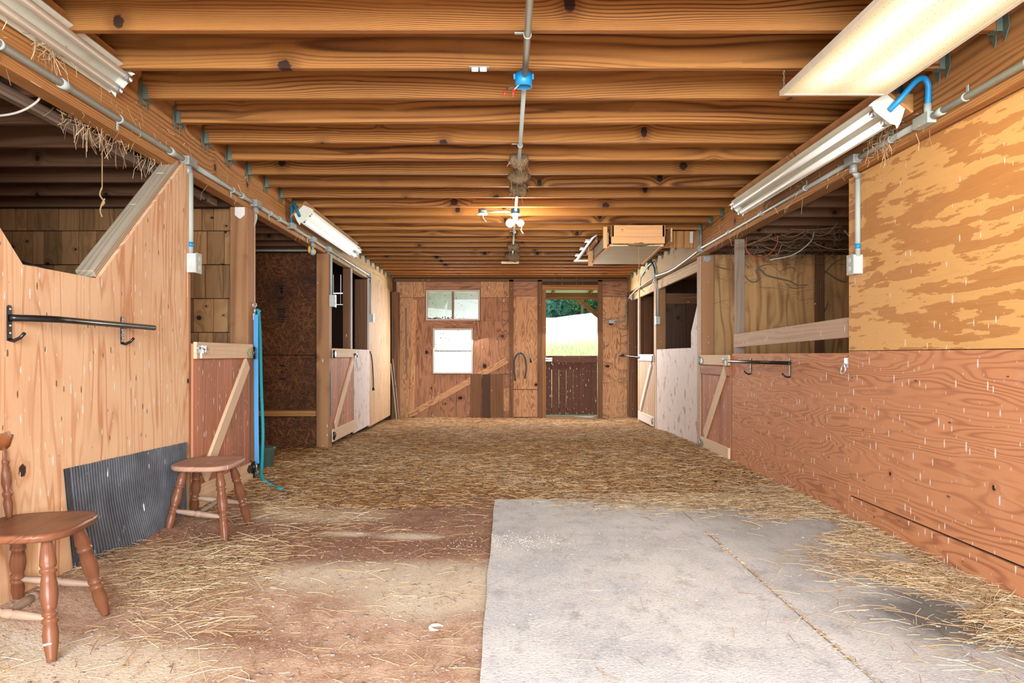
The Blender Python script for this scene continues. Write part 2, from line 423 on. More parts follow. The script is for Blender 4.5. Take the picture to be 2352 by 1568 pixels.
c = g.mix(g.mul(gr, 0.75), c, g.mix(g.xyz(vp.outputs['Color'])[1], rgb(112, 98, 92), rgb(236, 226, 214)))
c = g.mix(g.mul(g.ramp(fine, 0.48, 0.25), 0.5), c, rgb(92, 62, 44))
h = g.add(g.mul(fine, 1.0), g.mul(fine2, 0.4))
g.bsdf(c, 0.95, spec=0.1, bump=h, bump_d=0.012)
MAT['dirt_floor'] = g.m

# dusty grey stall mats
g = G('mat_grey')
P = g.n('ShaderNodeNewGeometry').outputs['Position']
n1 = g.noise(P, 2.2, 5, 0.65)
n2 = g.noise(g.vmath('MULTIPLY', P, (9, 5, 9)), 1.0, 5, 0.75)
n3 = g.noise(P, 90, 3, 0.7)
c = g.mix(g.ramp(n1, 0.32, 0.68), rgb(218, 217, 214), rgb(192, 193, 195))
c = g.mix(g.mul(g.ramp(n2, 0.5, 0.72), 0.55), c, rgb(136, 139, 144))
c = g.mix(g.mul(g.ramp(n1, 0.6, 0.8), 0.35), c, rgb(208, 194, 170))
c = g.mix(g.mul(g.ramp(n3, 0.56, 0.66), 0.65), c, rgb(236, 233, 228))
c = g.mix(g.mul(g.ramp(n3, 0.44, 0.34), 0.45), c, rgb(122, 122, 122))
x, y, z = g.xyz(P)
gut = g.mul(g.ramp(x, 1.0, 1.5), 0.45)
c = g.mix(gut, c, rgb(128, 130, 130))
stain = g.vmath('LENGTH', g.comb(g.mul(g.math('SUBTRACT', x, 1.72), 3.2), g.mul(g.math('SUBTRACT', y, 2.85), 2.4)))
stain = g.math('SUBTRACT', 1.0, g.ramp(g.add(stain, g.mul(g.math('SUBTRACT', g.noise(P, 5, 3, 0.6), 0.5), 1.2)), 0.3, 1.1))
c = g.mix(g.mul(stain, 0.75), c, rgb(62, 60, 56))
g.bsdf(c, 0.9, spec=0.15, bump=n3, bump_d=0.004)
MAT['mat_grey'] = g.m

# ribbed black rubber with pale scuffs and drips
g = G('ribbed_rubber')
P = g.obj()
x, y, z = g.xyz(P)
nz = g.noise(P, 3.0, 4, 0.65)
c = g.mix(g.ramp(nz, 0.35, 0.7), rgb(62, 64, 69), rgb(98, 101, 108))
vec = g.comb(g.mul(y, 22.0), g.mul(z, 9.0))
vo = g.voro(vec, 1.0)
d = g.vmath('SUBTRACT', vec, vo.outputs['Position'])
dx, dy, _ = g.xyz(d)
cr_, cg_, cb_ = g.xyz(vo.outputs['Color'])
q = g.math('DIVIDE', g.vmath('LENGTH', g.comb(g.mul(dx, 1 / 22 / 0.004), g.mul(dy, 1 / 9 / 0.024))), g.add(0.25, cg_))
c = g.mix(g.mul(g.math('LESS_THAN', cr_, 0.25), g.math('SUBTRACT', 1.0, g.ramp(q, 0.7, 1.1))), c, rgb(206, 206, 206))
g.bsdf(c, 0.5, spec=0.4)
MAT['ribbed_rubber'] = g.m

# lit diffuser of the hanging light: acrylic over two tubes (it gives off light)
g = G('lit_diffuser')
P = g.obj(False)
x, y, z = g.xyz(P)
def band(c0, w):
    t = g.math('ABSOLUTE', g.math('SUBTRACT', x, c0))
    return g.math('SUBTRACT', 1.0, g.ramp(t, 0.0, w))
b = g.add(band(-0.11, 0.17), band(0.11, 0.17))
endf = g.math('SUBTRACT', 1.0, g.mul(g.ramp(y, 0.35, 0.62), 0.6))
b = g.mul(b, endf)
rib = g.add(0.94, g.mul(g.math('SINE', g.mul(x, 900.0)), 0.06))
st = g.mul(g.add(1.0, g.mul(b, 1.3)), rib)
cc = g.mix(g.math('MULTIPLY', b, 1.0, clamp=True), (1.0, 0.72, 0.36, 1), (1.0, 0.88, 0.64, 1))
sp = g.ramp(g.voro(P, 26.0, '2D').outputs['Distance'], 0.03, 0.06)
em = g.n('ShaderNodeEmission')
g.put(em.inputs[0], g.mix(sp, rgb(150, 110, 60), cc))
g.put(em.inputs[1], g.mul(st, 0.62))
g.t.links.new(em.outputs[0], g.out.inputs['Surface'])
MAT['lit_diffuser'] = g.m
emit('lit_bulb', (1.0, 0.86, 0.66, 1), 95.0)
emit('lit_tube', (1.0, 0.97, 0.88, 1), 0.95)

# dusty window glass: part clear, part scattering, fly specks
def dusty_glass(name, scatter, tint):
    g = G(name)
    P = g.obj(False)
    tr = g.n('ShaderNodeBsdfTransparent'); tr.inputs[0].default_value = (0.96, 0.98, 0.98, 1)
    tl = g.n('ShaderNodeBsdfTranslucent'); tl.inputs[0].default_value = tint
    gl = g.n('ShaderNodeBsdfGlossy'); gl.inputs['Roughness'].default_value = 0.25
    df = g.n('ShaderNodeBsdfDiffuse'); df.inputs[0].default_value = rgb(70, 60, 50)
    m1 = g.n('ShaderNodeMixShader')
    g.put(m1.inputs[0], g.math('ADD', scatter - 0.2, g.mul(g.noise(P, 6, 4, 0.7), 0.4), clamp=True))
    g.t.links.new(tr.outputs[0], m1.inputs[1]); g.t.links.new(tl.outputs[0], m1.inputs[2])
    m2 = g.n('ShaderNodeMixShader'); m2.inputs[0].default_value = 0.05
    g.t.links.new(m1.outputs[0], m2.inputs[1]); g.t.links.new(gl.outputs[0], m2.inputs[2])
    m3 = g.n('ShaderNodeMixShader')
    vo = g.voro(g.vmath('MULTIPLY', P, (1, 1, 1)), 22.0, '3D')
    on = g.math('LESS_THAN', g.xyz(vo.outputs['Color'])[0], 0.3)
    g.put(m3.inputs[0], g.mul(on, g.math('SUBTRACT', 1.0, g.ramp(vo.outputs['Distance'], 0.12, 0.2))))
    g.t.links.new(m2.outputs[0], m3.inputs[1]); g.t.links.new(df.outputs[0], m3.inputs[2])
    g.t.links.new(m3.outputs[0], g.out.inputs['Surface'])
    MAT[name] = g.m
dusty_glass('dusty_glass', 0.42, (0.9, 0.93, 0.9, 1))
dusty_glass('clear_dusty_glass', 0.3, (1.0, 1.0, 1.0, 1))

# meadow and trees outside
g = G('meadow')
P = g.n('ShaderNodeNewGeometry').outputs['Position']
x, y, z = g.xyz(P)
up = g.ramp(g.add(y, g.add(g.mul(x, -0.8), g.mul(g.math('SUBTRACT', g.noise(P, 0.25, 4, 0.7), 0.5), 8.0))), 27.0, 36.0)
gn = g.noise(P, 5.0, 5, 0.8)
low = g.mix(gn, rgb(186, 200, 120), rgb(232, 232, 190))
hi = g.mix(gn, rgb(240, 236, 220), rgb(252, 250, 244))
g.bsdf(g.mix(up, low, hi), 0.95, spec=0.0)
MAT['meadow'] = g.m
def leafmat(name, a, b):
    g = G(name)
    P = g.obj()
    c = g.mix(g.ramp(g.noise(P, 1.6, 5, 0.75), 0.35, 0.65), a, b)
    g.bsdf(c, 0.9, spec=0.05)
    MAT[name] = g.m
leafmat('leaf_teal', rgb(46, 96, 84), rgb(112, 162, 134))
leafmat('leaf_green', rgb(62, 108, 70), rgb(140, 180, 120))
leafmat('leaf_pale', rgb(118, 140, 128), rgb(168, 184, 168))
plain('bark', rgb(110, 96, 84), 0.9, var=0.4)

# ---------------------------------------------------------------- geometry helpers
WM = {}            # world matrices of everything built, by object name

def basis(ex, ey, o=(0, 0, 0)):
    ex = V(ex).normalized(); ey = V(ey)
    ez = ex.cross(ey).normalized(); ey = ez.cross(ex).normalized()
    m = Matrix((ex, ey, ez)).transposed().to_4x4()
    m.translation = V(o)
    return m

def link(name, data, M, parent=None):
    o = bpy.data.objects.new(name, data)
    COL.objects.link(o)
    WM[o.name] = M.copy()
    if parent is not None:
        o.parent = parent
        o.matrix_local = WM[parent.name].inverted() @ M
    else:
        o.matrix_world = M
    return o

def tag(o, label=None, cat=None, group=None, kind=None):
    if label: o['label'] = label
    if cat: o['category'] = cat
    if group: o['group'] = group
    if kind: o['kind'] = kind
    return o

def root(name, loc, label=None, cat=None, group=None, kind=None, M=None):
    o = link(name, None, M if M is not None else Matrix.Translation(V(loc)))
    o.empty_display_size = 0.1
    return tag(o, label, cat, group, kind)

class MB:
    """collects faces in world space; build() links them as one mesh object"""
    def __init__(s):
        s.v = []; s.f = []; s.sm = []
    def addv(s, pts):
        i = len(s.v); s.v.extend(V(p) for p in pts); return i
    def face(s, idx, smooth=False):
        s.f.append(tuple(idx)); s.sm.append(smooth)
    def box(s, c, sz, M=None):
        hx, hy, hz = sz[0] / 2, sz[1] / 2, sz[2] / 2
        pts = [V((sx * hx, sy * hy, szz * hz)) for sx in (-1, 1) for sy in (-1, 1) for szz in (-1, 1)]
        if M is not None: pts = [M @ p for p in pts] if c is None else [M @ (p + V(c)) for p in pts]
        else: pts = [p + V(c) for p in pts]
        i = s.addv(pts)
        for f in ((0, 1, 3, 2), (4, 6, 7, 5), (0, 4, 5, 1), (2, 3, 7, 6), (0, 2, 6, 4), (1, 5, 7, 3)):
            s.face([i + k for k in f])
        return s
    def tube(s, path, r, seg=8, caps=True, smooth=True):
        path = [V(p) for p in path]
        n = len(path)
        rs = r if hasattr(r, '__len__') else [r] * n
        up = V((0, 0, 1))
        t0 = (path[1] - path[0]).normalized()
        if abs(t0.dot(up)) > 0.9: up = V((1, 0, 0))
        a = t0.cross(up).normalized()
        rings = []
        for k, p in enumerate(path):
            t = (path[min(k + 1, n - 1)] - path[max(k - 1, 0)])
            if t.length < 1e-9: t = t0
            t = t.normalized()
            a = (a - t * a.dot(t))
            if a.length < 1e-6: a = t.orthogonal()
            a.normalize()
            b = t.cross(a)
            rings.append(s.addv([p + (a * math.cos(2 * PI * j / seg) + b * math.sin(2 * PI * j / seg)) * rs[k] for j in range(seg)]))
        for k in range(n - 1):
            for j in range(seg):
                j2 = (j + 1) % seg
                s.face((rings[k] + j, rings[k] + j2, rings[k + 1] + j2, rings[k + 1] + j), smooth)
        if caps:
            s.face([rings[0] + j for j in reversed(range(seg))])
            s.face([rings[-1] + j for j in range(seg)])
        return s
    def lathe(s, p0, p1, prof, seg=14):
        p0 = V(p0); p1 = V(p1)
        return s.tube([p0.lerp(p1, t) for t, _ in prof], [r for _, r in prof], seg)
    def ball(s, c, r, M=None, nu=12, nv=8, sq=(1, 1, 1), jit=0.0, seed=0):
        i = s.addv([])
        rows = []
        for a in range(nv + 1):
            th = PI * a / nv
            row = []
            for b in range(nu):
                ph = 2 * PI * b / nu
                d = V((math.sin(th) * math.cos(ph), math.sin(th) * math.sin(ph), math.cos(th)))
                k = 1.0 + (jit * mnoise.noise(d * 2.3 + V((seed, seed * 1.7, 0))) if jit else 0)
                p = V((d.x * sq[0], d.y * sq[1], d.z * sq[2])) * r * k
                row.append((M @ p if M is not None else p) + V(c))
            rows.append(s.addv(row))
        for a in range(nv):
            for b in range(nu):
                b2 = (b + 1) % nu
                s.face((rows[a] + b, rows[a + 1] + b, rows[a + 1] + b2, rows[a] + b2), True)
        return s
    def prism(s, pts, M, t0, t1):
        """2D outline in M's xy, from z=t0 to z=t1"""
        n = len(pts)
        area = sum(pts[k][0] * pts[(k + 1) % n][1] - pts[(k + 1) % n][0] * pts[k][1] for k in range(n))
        if area < 0: pts = pts[::-1]
        a = s.addv([M @ V((p[0], p[1], t0)) for p in pts])
        b = s.addv([M @ V((p[0], p[1], t1)) for p in pts])
        s.face([a + k for k in reversed(range(n))]); s.face([b + k for k in range(n)])
        for k in range(n):
            k2 = (k + 1) % n
            s.face((a + k, a + k2, b + k2, b + k))
        return s
    def build(s, name, mat, parent=None, M=None, smooth=None):
        if M is None:
            lo = V((min(p.x for p in s.v), min(p.y for p in s.v), min(p.z for p in s.v)))
            hi = V((max(p.x for p in s.v), max(p.y for p in s.v), max(p.z for p in s.v)))
            M = Matrix.Translation(V(((lo.x + hi.x) / 2, (lo.y + hi.y) / 2, lo.z if parent is None else (lo.z + hi.z) / 2)))
        Mi = M.inverted()
        me = bpy.data.meshes.new(name)
        me.from_pydata([Mi @ p for p in s.v], [], s.f)
        me.polygons.foreach_set('use_smooth', s.sm if smooth is None else [smooth] * len(s.f))
        me.materials.append(MAT[mat])
        me.update()
        return link(name, me, M, parent)

_cache = {}
def board_mesh(l, w, t, mat, ch):
    key = (round(l, 4), round(w, 4), round(t, 4), mat, ch)
    if key in _cache: return _cache[key]
    a, b, c = l / 2, w / 2, t / 2
    ch = min(ch, c * 0.6, b * 0.6, a * 0.6)
    bm = bmesh.new()
    bmesh.ops.create_cube(bm, size=1.0)
    for v in bm.verts:
        v.co = V((v.co.x * l, v.co.y * w, v.co.z * t))
    if ch > 0:
        bmesh.ops.bevel(bm, geom=list(bm.edges), offset=ch, segments=1, affect='EDGES')
    me = bpy.data.meshes.new('board')
    bm.to_mesh(me); bm.free()
    me.materials.append(MAT[mat])
    _cache[key] = me
    return me

def board(name, c, ex, ey, l, w, t, mat, parent=None, ch=0.003):
    """solid board: grain along ex, width along ey, thickness along ex x ey"""
    return link(name, board_mesh(l, w, t, mat, ch), basis(ex, ey, c), parent)

def board_ab(name, a, b, ey, w, t, mat, parent=None, ch=0.003):
    a, b = V(a), V(b)
    return board(name, (a + b) / 2, b - a, ey, (b - a).length, w, t, mat, parent, ch)

def panel(name, pts, M, t0, t1, mat, parent=None):
    """flat sheet with any outline; grain along M's x axis"""
    xs = [p[0] for p in pts]; ys = [p[1] for p in pts]
    cx, cy = (min(xs) + max(xs)) / 2, (min(ys) + max(ys)) / 2
    M2 = M @ Matrix.Translation(V((cx, cy, (t0 + t1) / 2)))
    mb = MB(); mb.prism([(p[0], p[1]) for p in pts], M, t0, t1)
    return mb.build(name, mat, parent, M2)

def arc(p0, p1, p2, n=12):
    """quadratic bezier"""
    p0, p1, p2 = V(p0), V(p1), V(p2)
    return [(p0 * (1 - t) ** 2 + p1 * 2 * t * (1 - t) + p2 * t * t) for t in [k / n for k in range(n + 1)]]

def spline(pts, n=8):
    """Catmull-Rom through pts"""
    pts = [V(p) for p in pts]
    P = [pts[0] * 2 - pts[1]] + pts + [pts[-1] * 2 - pts[-2]]
    out = []
    for k in range(1, len(P) - 2):
        for j in range(n):
            t = j / n
            a, b, c, d = P[k - 1], P[k], P[k + 1], P[k + 2]
            out.append(0.5 * ((2 * b) + (c - a) * t + (2 * a - 5 * b + 4 * c - d) * t * t + (3 * b - a - 3 * c + d) * t ** 3))
    out.append(pts[-1])
    return out

# side walls stand a little out of square; n = into +x from the wall line, u = along the aisle
XL, SL = -1.90, 0.010
XR, SR = 2.09, 0.007
def L(n, u, z): return V((XL - SL * u + n, u, z))
def R(n, u, z): return V((XR + SR * u + n, u, z))
EL = V((-SL, 1, 0)).normalized()
ER = V((SR, 1, 0)).normalized()
EZ = V((0, 0, 1))
# sheet frames: on ML / MR the sheet's x = u and y = z (horizontal grain); on MLv / MRv x = z, y = u
def frame(o, ex, ey): return basis(ex, ey, o)
def sheetL(name, pts, n0, n1, mat, parent, vertical=True):
    if vertical:
        M = basis(EZ, EL, L(0, 0, 0))            # x=z, y=u, normal = z cross u = -x
        return panel(name, [(p[1], p[0]) for p in pts], M, -n1, -n0, mat, parent)
    M = basis(EL, EZ, L(0, 0, 0))                # normal = u cross z = +x
    return panel(name, pts, M, n0, n1, mat, parent)
def sheetR(name, pts, n0, n1, mat, parent, vertical=True):
    if vertical:
        M = basis(EZ, ER, R(0, 0, 0))
        return panel(name, [(p[1], p[0]) for p in pts], M, -n1, -n0, mat, parent)
    M = basis(ER, EZ, R(0, 0, 0))
    return panel(name, pts, M, n0, n1, mat, parent)
def sheetX(name, pts, y0, y1, mat, parent, vertical=True):
    """sheet across the barn: pts are (x, z), from y0 to y1"""
    if vertical:
        M = basis((0, 0, 1), (1, 0, 0), (0, 0, 0))   # normal = z cross x = +y
        return panel(name, [(p[1], p[0]) for p in pts], M, y0, y1, mat, parent)
    M = basis((1, 0, 0), (0, 0, 1), (0, 0, 0))       # normal = x cross z = -y
    return panel(name, pts, M, -y1, -y0, mat, parent)
def rect(a0, b0, a1, b1): return [(a0, b0), (a1, b0), (a1, b1), (a0, b1)]

def sstep(a, b, t):
    t = max(0.0, min(1.0, (t - a) / (b - a)))
    return t * t * (3 - 2 * t)
def zf(x, y):
    """height of the dirt floor"""
    z = -0.09 * sstep(8.0, 12.6, y)
    bank = (1 - sstep(6.0, 8.0, y))
    z += 0.10 * sstep(1.62, 1.95, -x) * bank
    z += 0.015 * sstep(1.7, 2.15, x)
    z -= 0.02 * sstep(12.6, 12.95, y) * sstep(0.5, 0.75, x) * (1 - sstep(1.6, 1.8, x))
    flat = sstep(-0.3, -0.05, x) * (1 - sstep(5.0, 5.5, y))
    z += (1 - flat) * (0.022 * mnoise.noise(V((x * 0.9, y * 0.9, 3.1))) + 0.008 * mnoise.noise(V((x * 4, y * 4, 1.1))))
    return z

# ================================================================ FLOOR
nx, ny = 150, 230
x0, x1, y0, y1 = -5.4, 5.6, -2.2, 13.6
gx = np.linspace(x0, x1, nx); gy = np.linspace(y0, y1, ny)
vs = [(a, b, zf(a, b)) for b in gy for a in gx]
fs = [(j * nx + i, j * nx + i + 1, (j + 1) * nx + i + 1, (j + 1) * nx + i) for j in range(ny - 1) for i in range(nx - 1)]
me = bpy.data.meshes.new('floor'); me.from_pydata(vs, [], fs)
me.polygons.foreach_set('use_smooth', [True] * len(fs)); me.materials.append(MAT['dirt_floor'])
floor = link('floor', me, Matrix.Identity(4))
tag(floor, 'brown dirt and straw covered barn floor', 'floor', kind='structure')

# ================================================================ CEILING: deck, joists, beams
ceil = MB().box((0.08, 5.8, 2.682), (4.1, 15.4, 0.03)).build('ceiling', 'stud_dark')
tag(ceil, 'open barn ceiling of orange pine joists under a plank deck', 'ceiling', kind='structure')
JB = 2.428
hang_l = None
def hanger(side, yb, xe, parent, first=[None, None]):
    k = 0 if side < 0 else 1
    M = Matrix.Translation(V((xe, yb, JB)))
    if first[k] is None:
        mb = MB(); s = -side
        for d in (-1, 1):                       # face flanges spreading on the beam, one each side of the joist
            pts = [(d * 0.021, 0.11), (d * 0.05, 0.085), (d * 0.062, 0.0), (d * 0.03, -0.055), (d * 0.021, -0.03)]
            mb.prism(pts, basis((0, 1, 0), (0, 0, 1), (0.0, 0, 0)), -0.002 + s * 0.004, 0.002 + s * 0.004)
            mb.box((s * 0.016, d * 0.021, 0.03), (0.032, 0.003, 0.07))
        mb.box((s * 0.022, 0, -0.003), (0.044, 0.045, 0.003))
        o = mb.build('joist_hanger', 'hanger_metal', parent, Matrix.Identity(4))
        first[k] = o.data
        o.matrix_local = WM[parent.name].inverted() @ M
        return o
    return link('joist_hanger', first[k], M, parent)

for k in range(-10, 25):
    yc = 3.104 + 0.4064 * k - 0.019
    xl, xr = XL - SL * yc - 0.018, XR + SR * yc - 0.002
    j = board('joist', ((xl + xr) / 2, yc, JB + 0.1175), (1, 0, 0), (0, 0, 1), xr - xl, 0.235, 0.038, 'joist_pine', ceil)
    if k >= -2:
        hanger(-1, yc, xl, j); hanger(1, yc, xr, j)
# girders along both sides of the aisle
def girder(side, u0, u1, mat):
    fn, e = (L, EL) if side < 0 else (R, ER)
    n0, n1 = (-0.112, -0.02) if side < 0 else (0.0, 0.115)
    za, zb = 2.173, 2.602
    c = fn((n0 + n1) / 2, (u0 + u1) / 2, (za + zb) / 2)
    board('beam', c, e, (0, 0, 1), u1 - u0, zb - za, n1 - n0, mat, ceil, 0.006)
girder(-1, -1.6, 8.05, 'beam_pine'); girder(-1, 8.053, 13.05, 'beam_pale')  # far runs paler: strip light falling on them is painted into the wood
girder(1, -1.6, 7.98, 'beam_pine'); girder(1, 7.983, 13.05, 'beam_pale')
# lower joists over the stalls, hung on the outer side of the girders
for k in range(-9, 25):
    yc = 3.257 + 0.4064 * k - 0.019
    if yc < 8.2:
        a, b = -5.1, XL - SL * yc - 0.114
        board('joist', ((a + b) / 2, yc, 2.21 + 0.1), (1, 0, 0), (0, 0, 1), b - a, 0.2, 0.038, 'stall_joist_pine', ceil)
    if yc < 10.9:
        a, b = XR + SR * yc + 0.117, 5.3
        board('joist', ((a + b) / 2, yc, 2.21 + 0.1), (1, 0, 0), (0, 0, 1), b - a, 0.2, 0.038, 'stall_joist_pine', ceil)
MB().box((-3.6, 3.4, 2.425), (3.0, 10.2, 0.025)).build('deck', 'stud_dark', ceil)
MB().box((3.75, 5.8, 2.425), (3.1, 15.0, 0.025)).build('deck', 'stud_dark', ceil)
MB().box((-3.6, 10.9, 2.95), (3.2, 5.0, 0.03)).build('deck', 'board_dark', ceil)
board_ab('ledger', (-2.15, 0.4, 2.185), (-2.18, 5.4, 2.185), (0, 0, 1), 0.05, 0.04, 'post_grey', ceil)

# ================================================================ OUTER SHELL
so = root('wall_outer_left', (-5.2, 6, 0), 'dark board outer wall of the stalls beyond the plywood with the notch', 'wall', kind='structure')
for k in range(38):
    board('siding_board', (-5.2, -1.4 + 0.4 * k, 1.35), (0, 0, 1), (0, 1, 0), 3.3, 0.396, 0.025, 'board_dark', so, 0.002)
so = root('wall_outer_right', (5.4, 6, 0), 'dark board outer wall of the stalls behind the rail', 'wall', kind='structure')
for k in range(38):
    board('siding_board', (5.4, -1.4 + 0.4 * k, 1.35), (0, 0, 1), (0, 1, 0), 3.3, 0.396, 0.025, 'board_dark', so, 0.002)
wf = root('wall_front', (0, -1.6, 0), 'front wall of the barn with its open doorway, behind the viewpoint', 'wall', kind='structure')
MB().box((-3.6, -1.62, 1.3), (3.2, 0.04, 2.8)).build('plywood_panel', 'ply_stall', wf)
MB().box((3.8, -1.62, 1.3), (3.2, 0.04, 2.8)).build('plywood_panel', 'ply_stall', wf)
MB().box((0.1, -1.62, 2.5), (4.2, 0.04, 0.45)).build('header', 'beam_pine', wf)
yard = MB().box((0, -12, -0.12), (60, 20, 0.06)).build('ground_front', 'mat_grey')
tag(yard, 'pale gravel yard outside the front doorway', 'ground', kind='structure')

rf = MB().box((0.1, 5.8, 3.25), (11.6, 15.6, 0.06)).build('roof', 'board_dark')  # unseen slab added to stop sun leaking through the deck gaps
tag(rf, 'added unseen roof slab blocking the sun above the barn ceiling', 'roof', kind='structure')
for nm, c, sz in (('wall_sunblock_left', (-5.25, 5.8, 3.1), (0.03, 15.4, 0.4)), ('wall_sunblock_right', (5.45, 5.8, 3.1), (0.03, 15.4, 0.4)), ('wall_sunblock_front', (0.1, -1.66, 2.97), (10.7, 0.03, 0.6)), ('wall_sunblock_back', (0.1, 13.17, 2.95), (10.7, 0.03, 0.6))):  # unseen walls added under the slab to shut the sun out
    tag(MB().box(c, sz).build(nm, 'board_dark'), 'added unseen boards blocking the sun above the ceiling', 'wall', kind='structure')

# ================================================================ LEFT WALL
wl = root('wall_left', L(0, 0, 0), 'left stall wall of peach plywood with a notched opening, half doors and posts', 'wall', kind='structure')
sheetL('plywood_panel', [(1.965, 0.03), (4.40, 0.03), (4.40, 2.222), (4.375, 2.222), (3.427, 1.411), (2.883, 1.411), (2.03, 2.215), (1.965, 2.215)],
       -0.018, 0.0, 'ply_left', wl)
sheetL('plywood_panel', rect(-0.5, 0.03, 1.96, 2.215), -0.018, 0.0, 'ply_left', wl)
sheetL('plywood_panel', rect(-1.6, 0.03, -0.505, 2.215), -0.018, 0.0, 'ply_left', wl)
# weathered two-by-four along the sloping edge of the notch
a, b = L(-0.062, 3.435, 1.425), L(-0.062, 4.33, 2.19)
e = (b - a).normalized(); nrm = V((0, -e.z, e.y))
board_ab('notch_board', a + nrm * 0.012, b + nrm * 0.012, (1, 0, 0), 0.088, 0.038, 'weathered', wl)
board('notch_board', L(-0.062, 3.155, 1.395), EL, (1, 0, 0), 0.55, 0.088, 0.03, 'weathered', wl)
board('edge_trim', L(-0.012, 4.418, 1.10), EZ, EL, 2.12, 0.032, 0.04, 'post_pine', wl)
board('edge_trim', L(-0.006, 4.425, 1.53), EZ, EL, 0.26, 0.05, 0.016, 'ply_left', wl)
board('baseboard', L(0.008, 3.02, 0.14), EZ, EL, 0.3, 0.09, 0.016, 'rail_cream', wl)

def post(wall, side, u, n0, n1, mat, z1=2.172, w=0.14, jamb=None):
    fn, e = (L, EL) if side < 0 else (R, ER)
    p = board('post', fn((n0 + n1) / 2, u + w / 2, (z1 - 0.14) / 2), EZ, (1, 0, 0), z1 + 0.14, n1 - n0, w, mat, wall, 0.006)
    return p
def bracket_plate(p, c, w=0.075, h=0.085, mat='bright_steel'):
    M = basis((1, 0, 0), (0, 0, 1), c)
    mb = MB(); mb.prism([(-w / 2, h / 2), (w / 2, h / 2), (w / 2, -h * 0.2), (0.1 * w, -h / 2), (-0.1 * w, -h / 2), (-w / 2, -h * 0.2)], M, 0, 0.004)
    for dx, dz in ((-0.3, 0.25), (0.3, 0.25), (0, -0.25)):
        mb.prism([(dx * w + 0.006 * math.cos(t), dz * h + 0.006 * math.sin(t)) for t in (0, 1.05, 2.1, 3.14, 4.2, 5.24)], M, 0.004, 0.007)
    return mb.build('bracket_plate', mat, p)
pA = post(wl, -1, 5.47, -0.14, 0.0, 'post_pine')
bracket_plate(pA, L(-0.06, 5.466, 2.125), mat='white_plastic')
pB = post(wl, -1, 7.98, -0.12, 0.02, 'post_pine')
sheetL('jamb_board', rect(5.61, 0.05, 5.63, 2.17), -0.12, 0.002, 'ply_pale', wl)
# near cross wall of short stacked blocks, seen through the notch and above the half door
wc = root('wall_cross_near', (-3.4, 5.66, 0), 'stall dividing wall of short upright pine blocks in rows', 'wall', kind='structure')
rows = [2.196, 2.022, 1.757, 1.492, 1.227, 0.962, 0.697, 0.40, 0.03]
for r in range(8):
    za, zb = rows[r + 1], rows[r]
    xx = -2.02 - 0.03 * (r % 3)
    k = 0
    while xx > -4.75:
        w = random.choice((0.09, 0.115, 0.135, 0.14, 0.16))
        board('wood_block', (xx - w / 2, 5.675 + random.uniform(-0.004, 0.004), (za + zb) / 2), EZ, (1, 0, 0), zb - za - 0.005, w - 0.004, 0.03, 'block_wood', wc, 0.003)
        xx -= w
        k += 1
MB().box((-3.6, 5.72, 1.2), (3.2, 0.03, 2.4)).build('backing_sheet', 'board_dark', wc)
# OSB cross wall of the open bay
wo = root('wall_cross_bay', (-3.4, 8.16, 0), 'stained brown flake board wall across the open bay', 'wall', kind='structure')
sheetX('osb_panel', rect(-4.9, 1.052, -1.99, 2.2), 8.16, 8.175, 'osb', wo, False)
sheetX('osb_panel', rect(-4.9, 0.0, -1.99, 1.045), 8.158, 8.175, 'osb', wo, False)
board('nailer', (-3.2, 8.142, 0.395), (1, 0, 0), (0, 0, 1), 2.2, 0.068, 0.034, 'beam_pine', wo)
sheetX('kick_panel', rect(-4.6, 0.0, -2.2, 0.34), 8.146, 8.157, 'osb', wo, False)
board('top_plate', (-3.3, 8.14, 2.235), (1, 0, 0), (0, 0, 1), 2.5, 0.06, 0.038, 'stud_dark', wo)
# faint grading stamps printed on the flake boards
stamp = MB()
def bar(xc, zc, w, h): stamp.box((xc, 8.1585, zc), (w, 0.0012, h))
for zc, w in ((1.83, 0.10), (1.765, 0.03), (1.80, 0.03), (1.70, 0.08), (1.68, 0.05)): bar(-2.545, zc, w, 0.014)
bar(-2.535, 1.78, 0.022, 0.09)
for q in range(6): bar(-2.545 + (0.012 if q % 2 else 0), 1.565 - q * 0.028, 0.09 - 0.008 * (q % 3), 0.012 if q % 3 else 0.02)
for q, w in enumerate((0.06, 0.03, 0.07)): bar(-2.53, 0.93 - q * 0.075, w, 0.02)
stamp.build('grading_stamp', 'dark_gap', wo)
# far stall behind the braced door: end wall of dark boards with daylight between them
we = root('wall_end_left', (-3.6, 13.1, 0), 'dark stall end wall with daylight slits between boards', 'wall', kind='structure')
xs = [-5.2, -4.6, -4.1, -3.62, -3.14, -3.005, -2.6, -2.35, -2.04]
for k in range(8):
    a, b = xs[k], xs[k + 1]
    board('siding_board', ((a + b) / 2, 13.12, 2.53), EZ, (1, 0, 0), 0.70, b - a - 0.012, 0.02, 'board_dark', we, 0.001)
    board('siding_board', ((a + b) / 2, 13.12, 2.065), EZ, (1, 0, 0), 0.19, b - a - (0.012 if k == 4 else 0.001), 0.02, 'board_dark', we, 0.001)
    board('siding_board', ((a + b) / 2, 13.12, 0.95), EZ, (1, 0, 0), 2.02, b - a - 0.001, 0.02, 'board_dark', we, 0.001)
MB().box((-3.6, 13.14, 2.72), (3.2, 0.02, 0.42)).build('gable_board', 'board_dark', we)
MB().box((-4.3, 13.15, 1.3), (2.3, 0.02, 3.2)).build('gable_board', 'board_dark', we)
MB().box((-2.45, 13.15, 1.3), (0.78, 0.02, 3.2)).build('gable_board', 'board_dark', we)
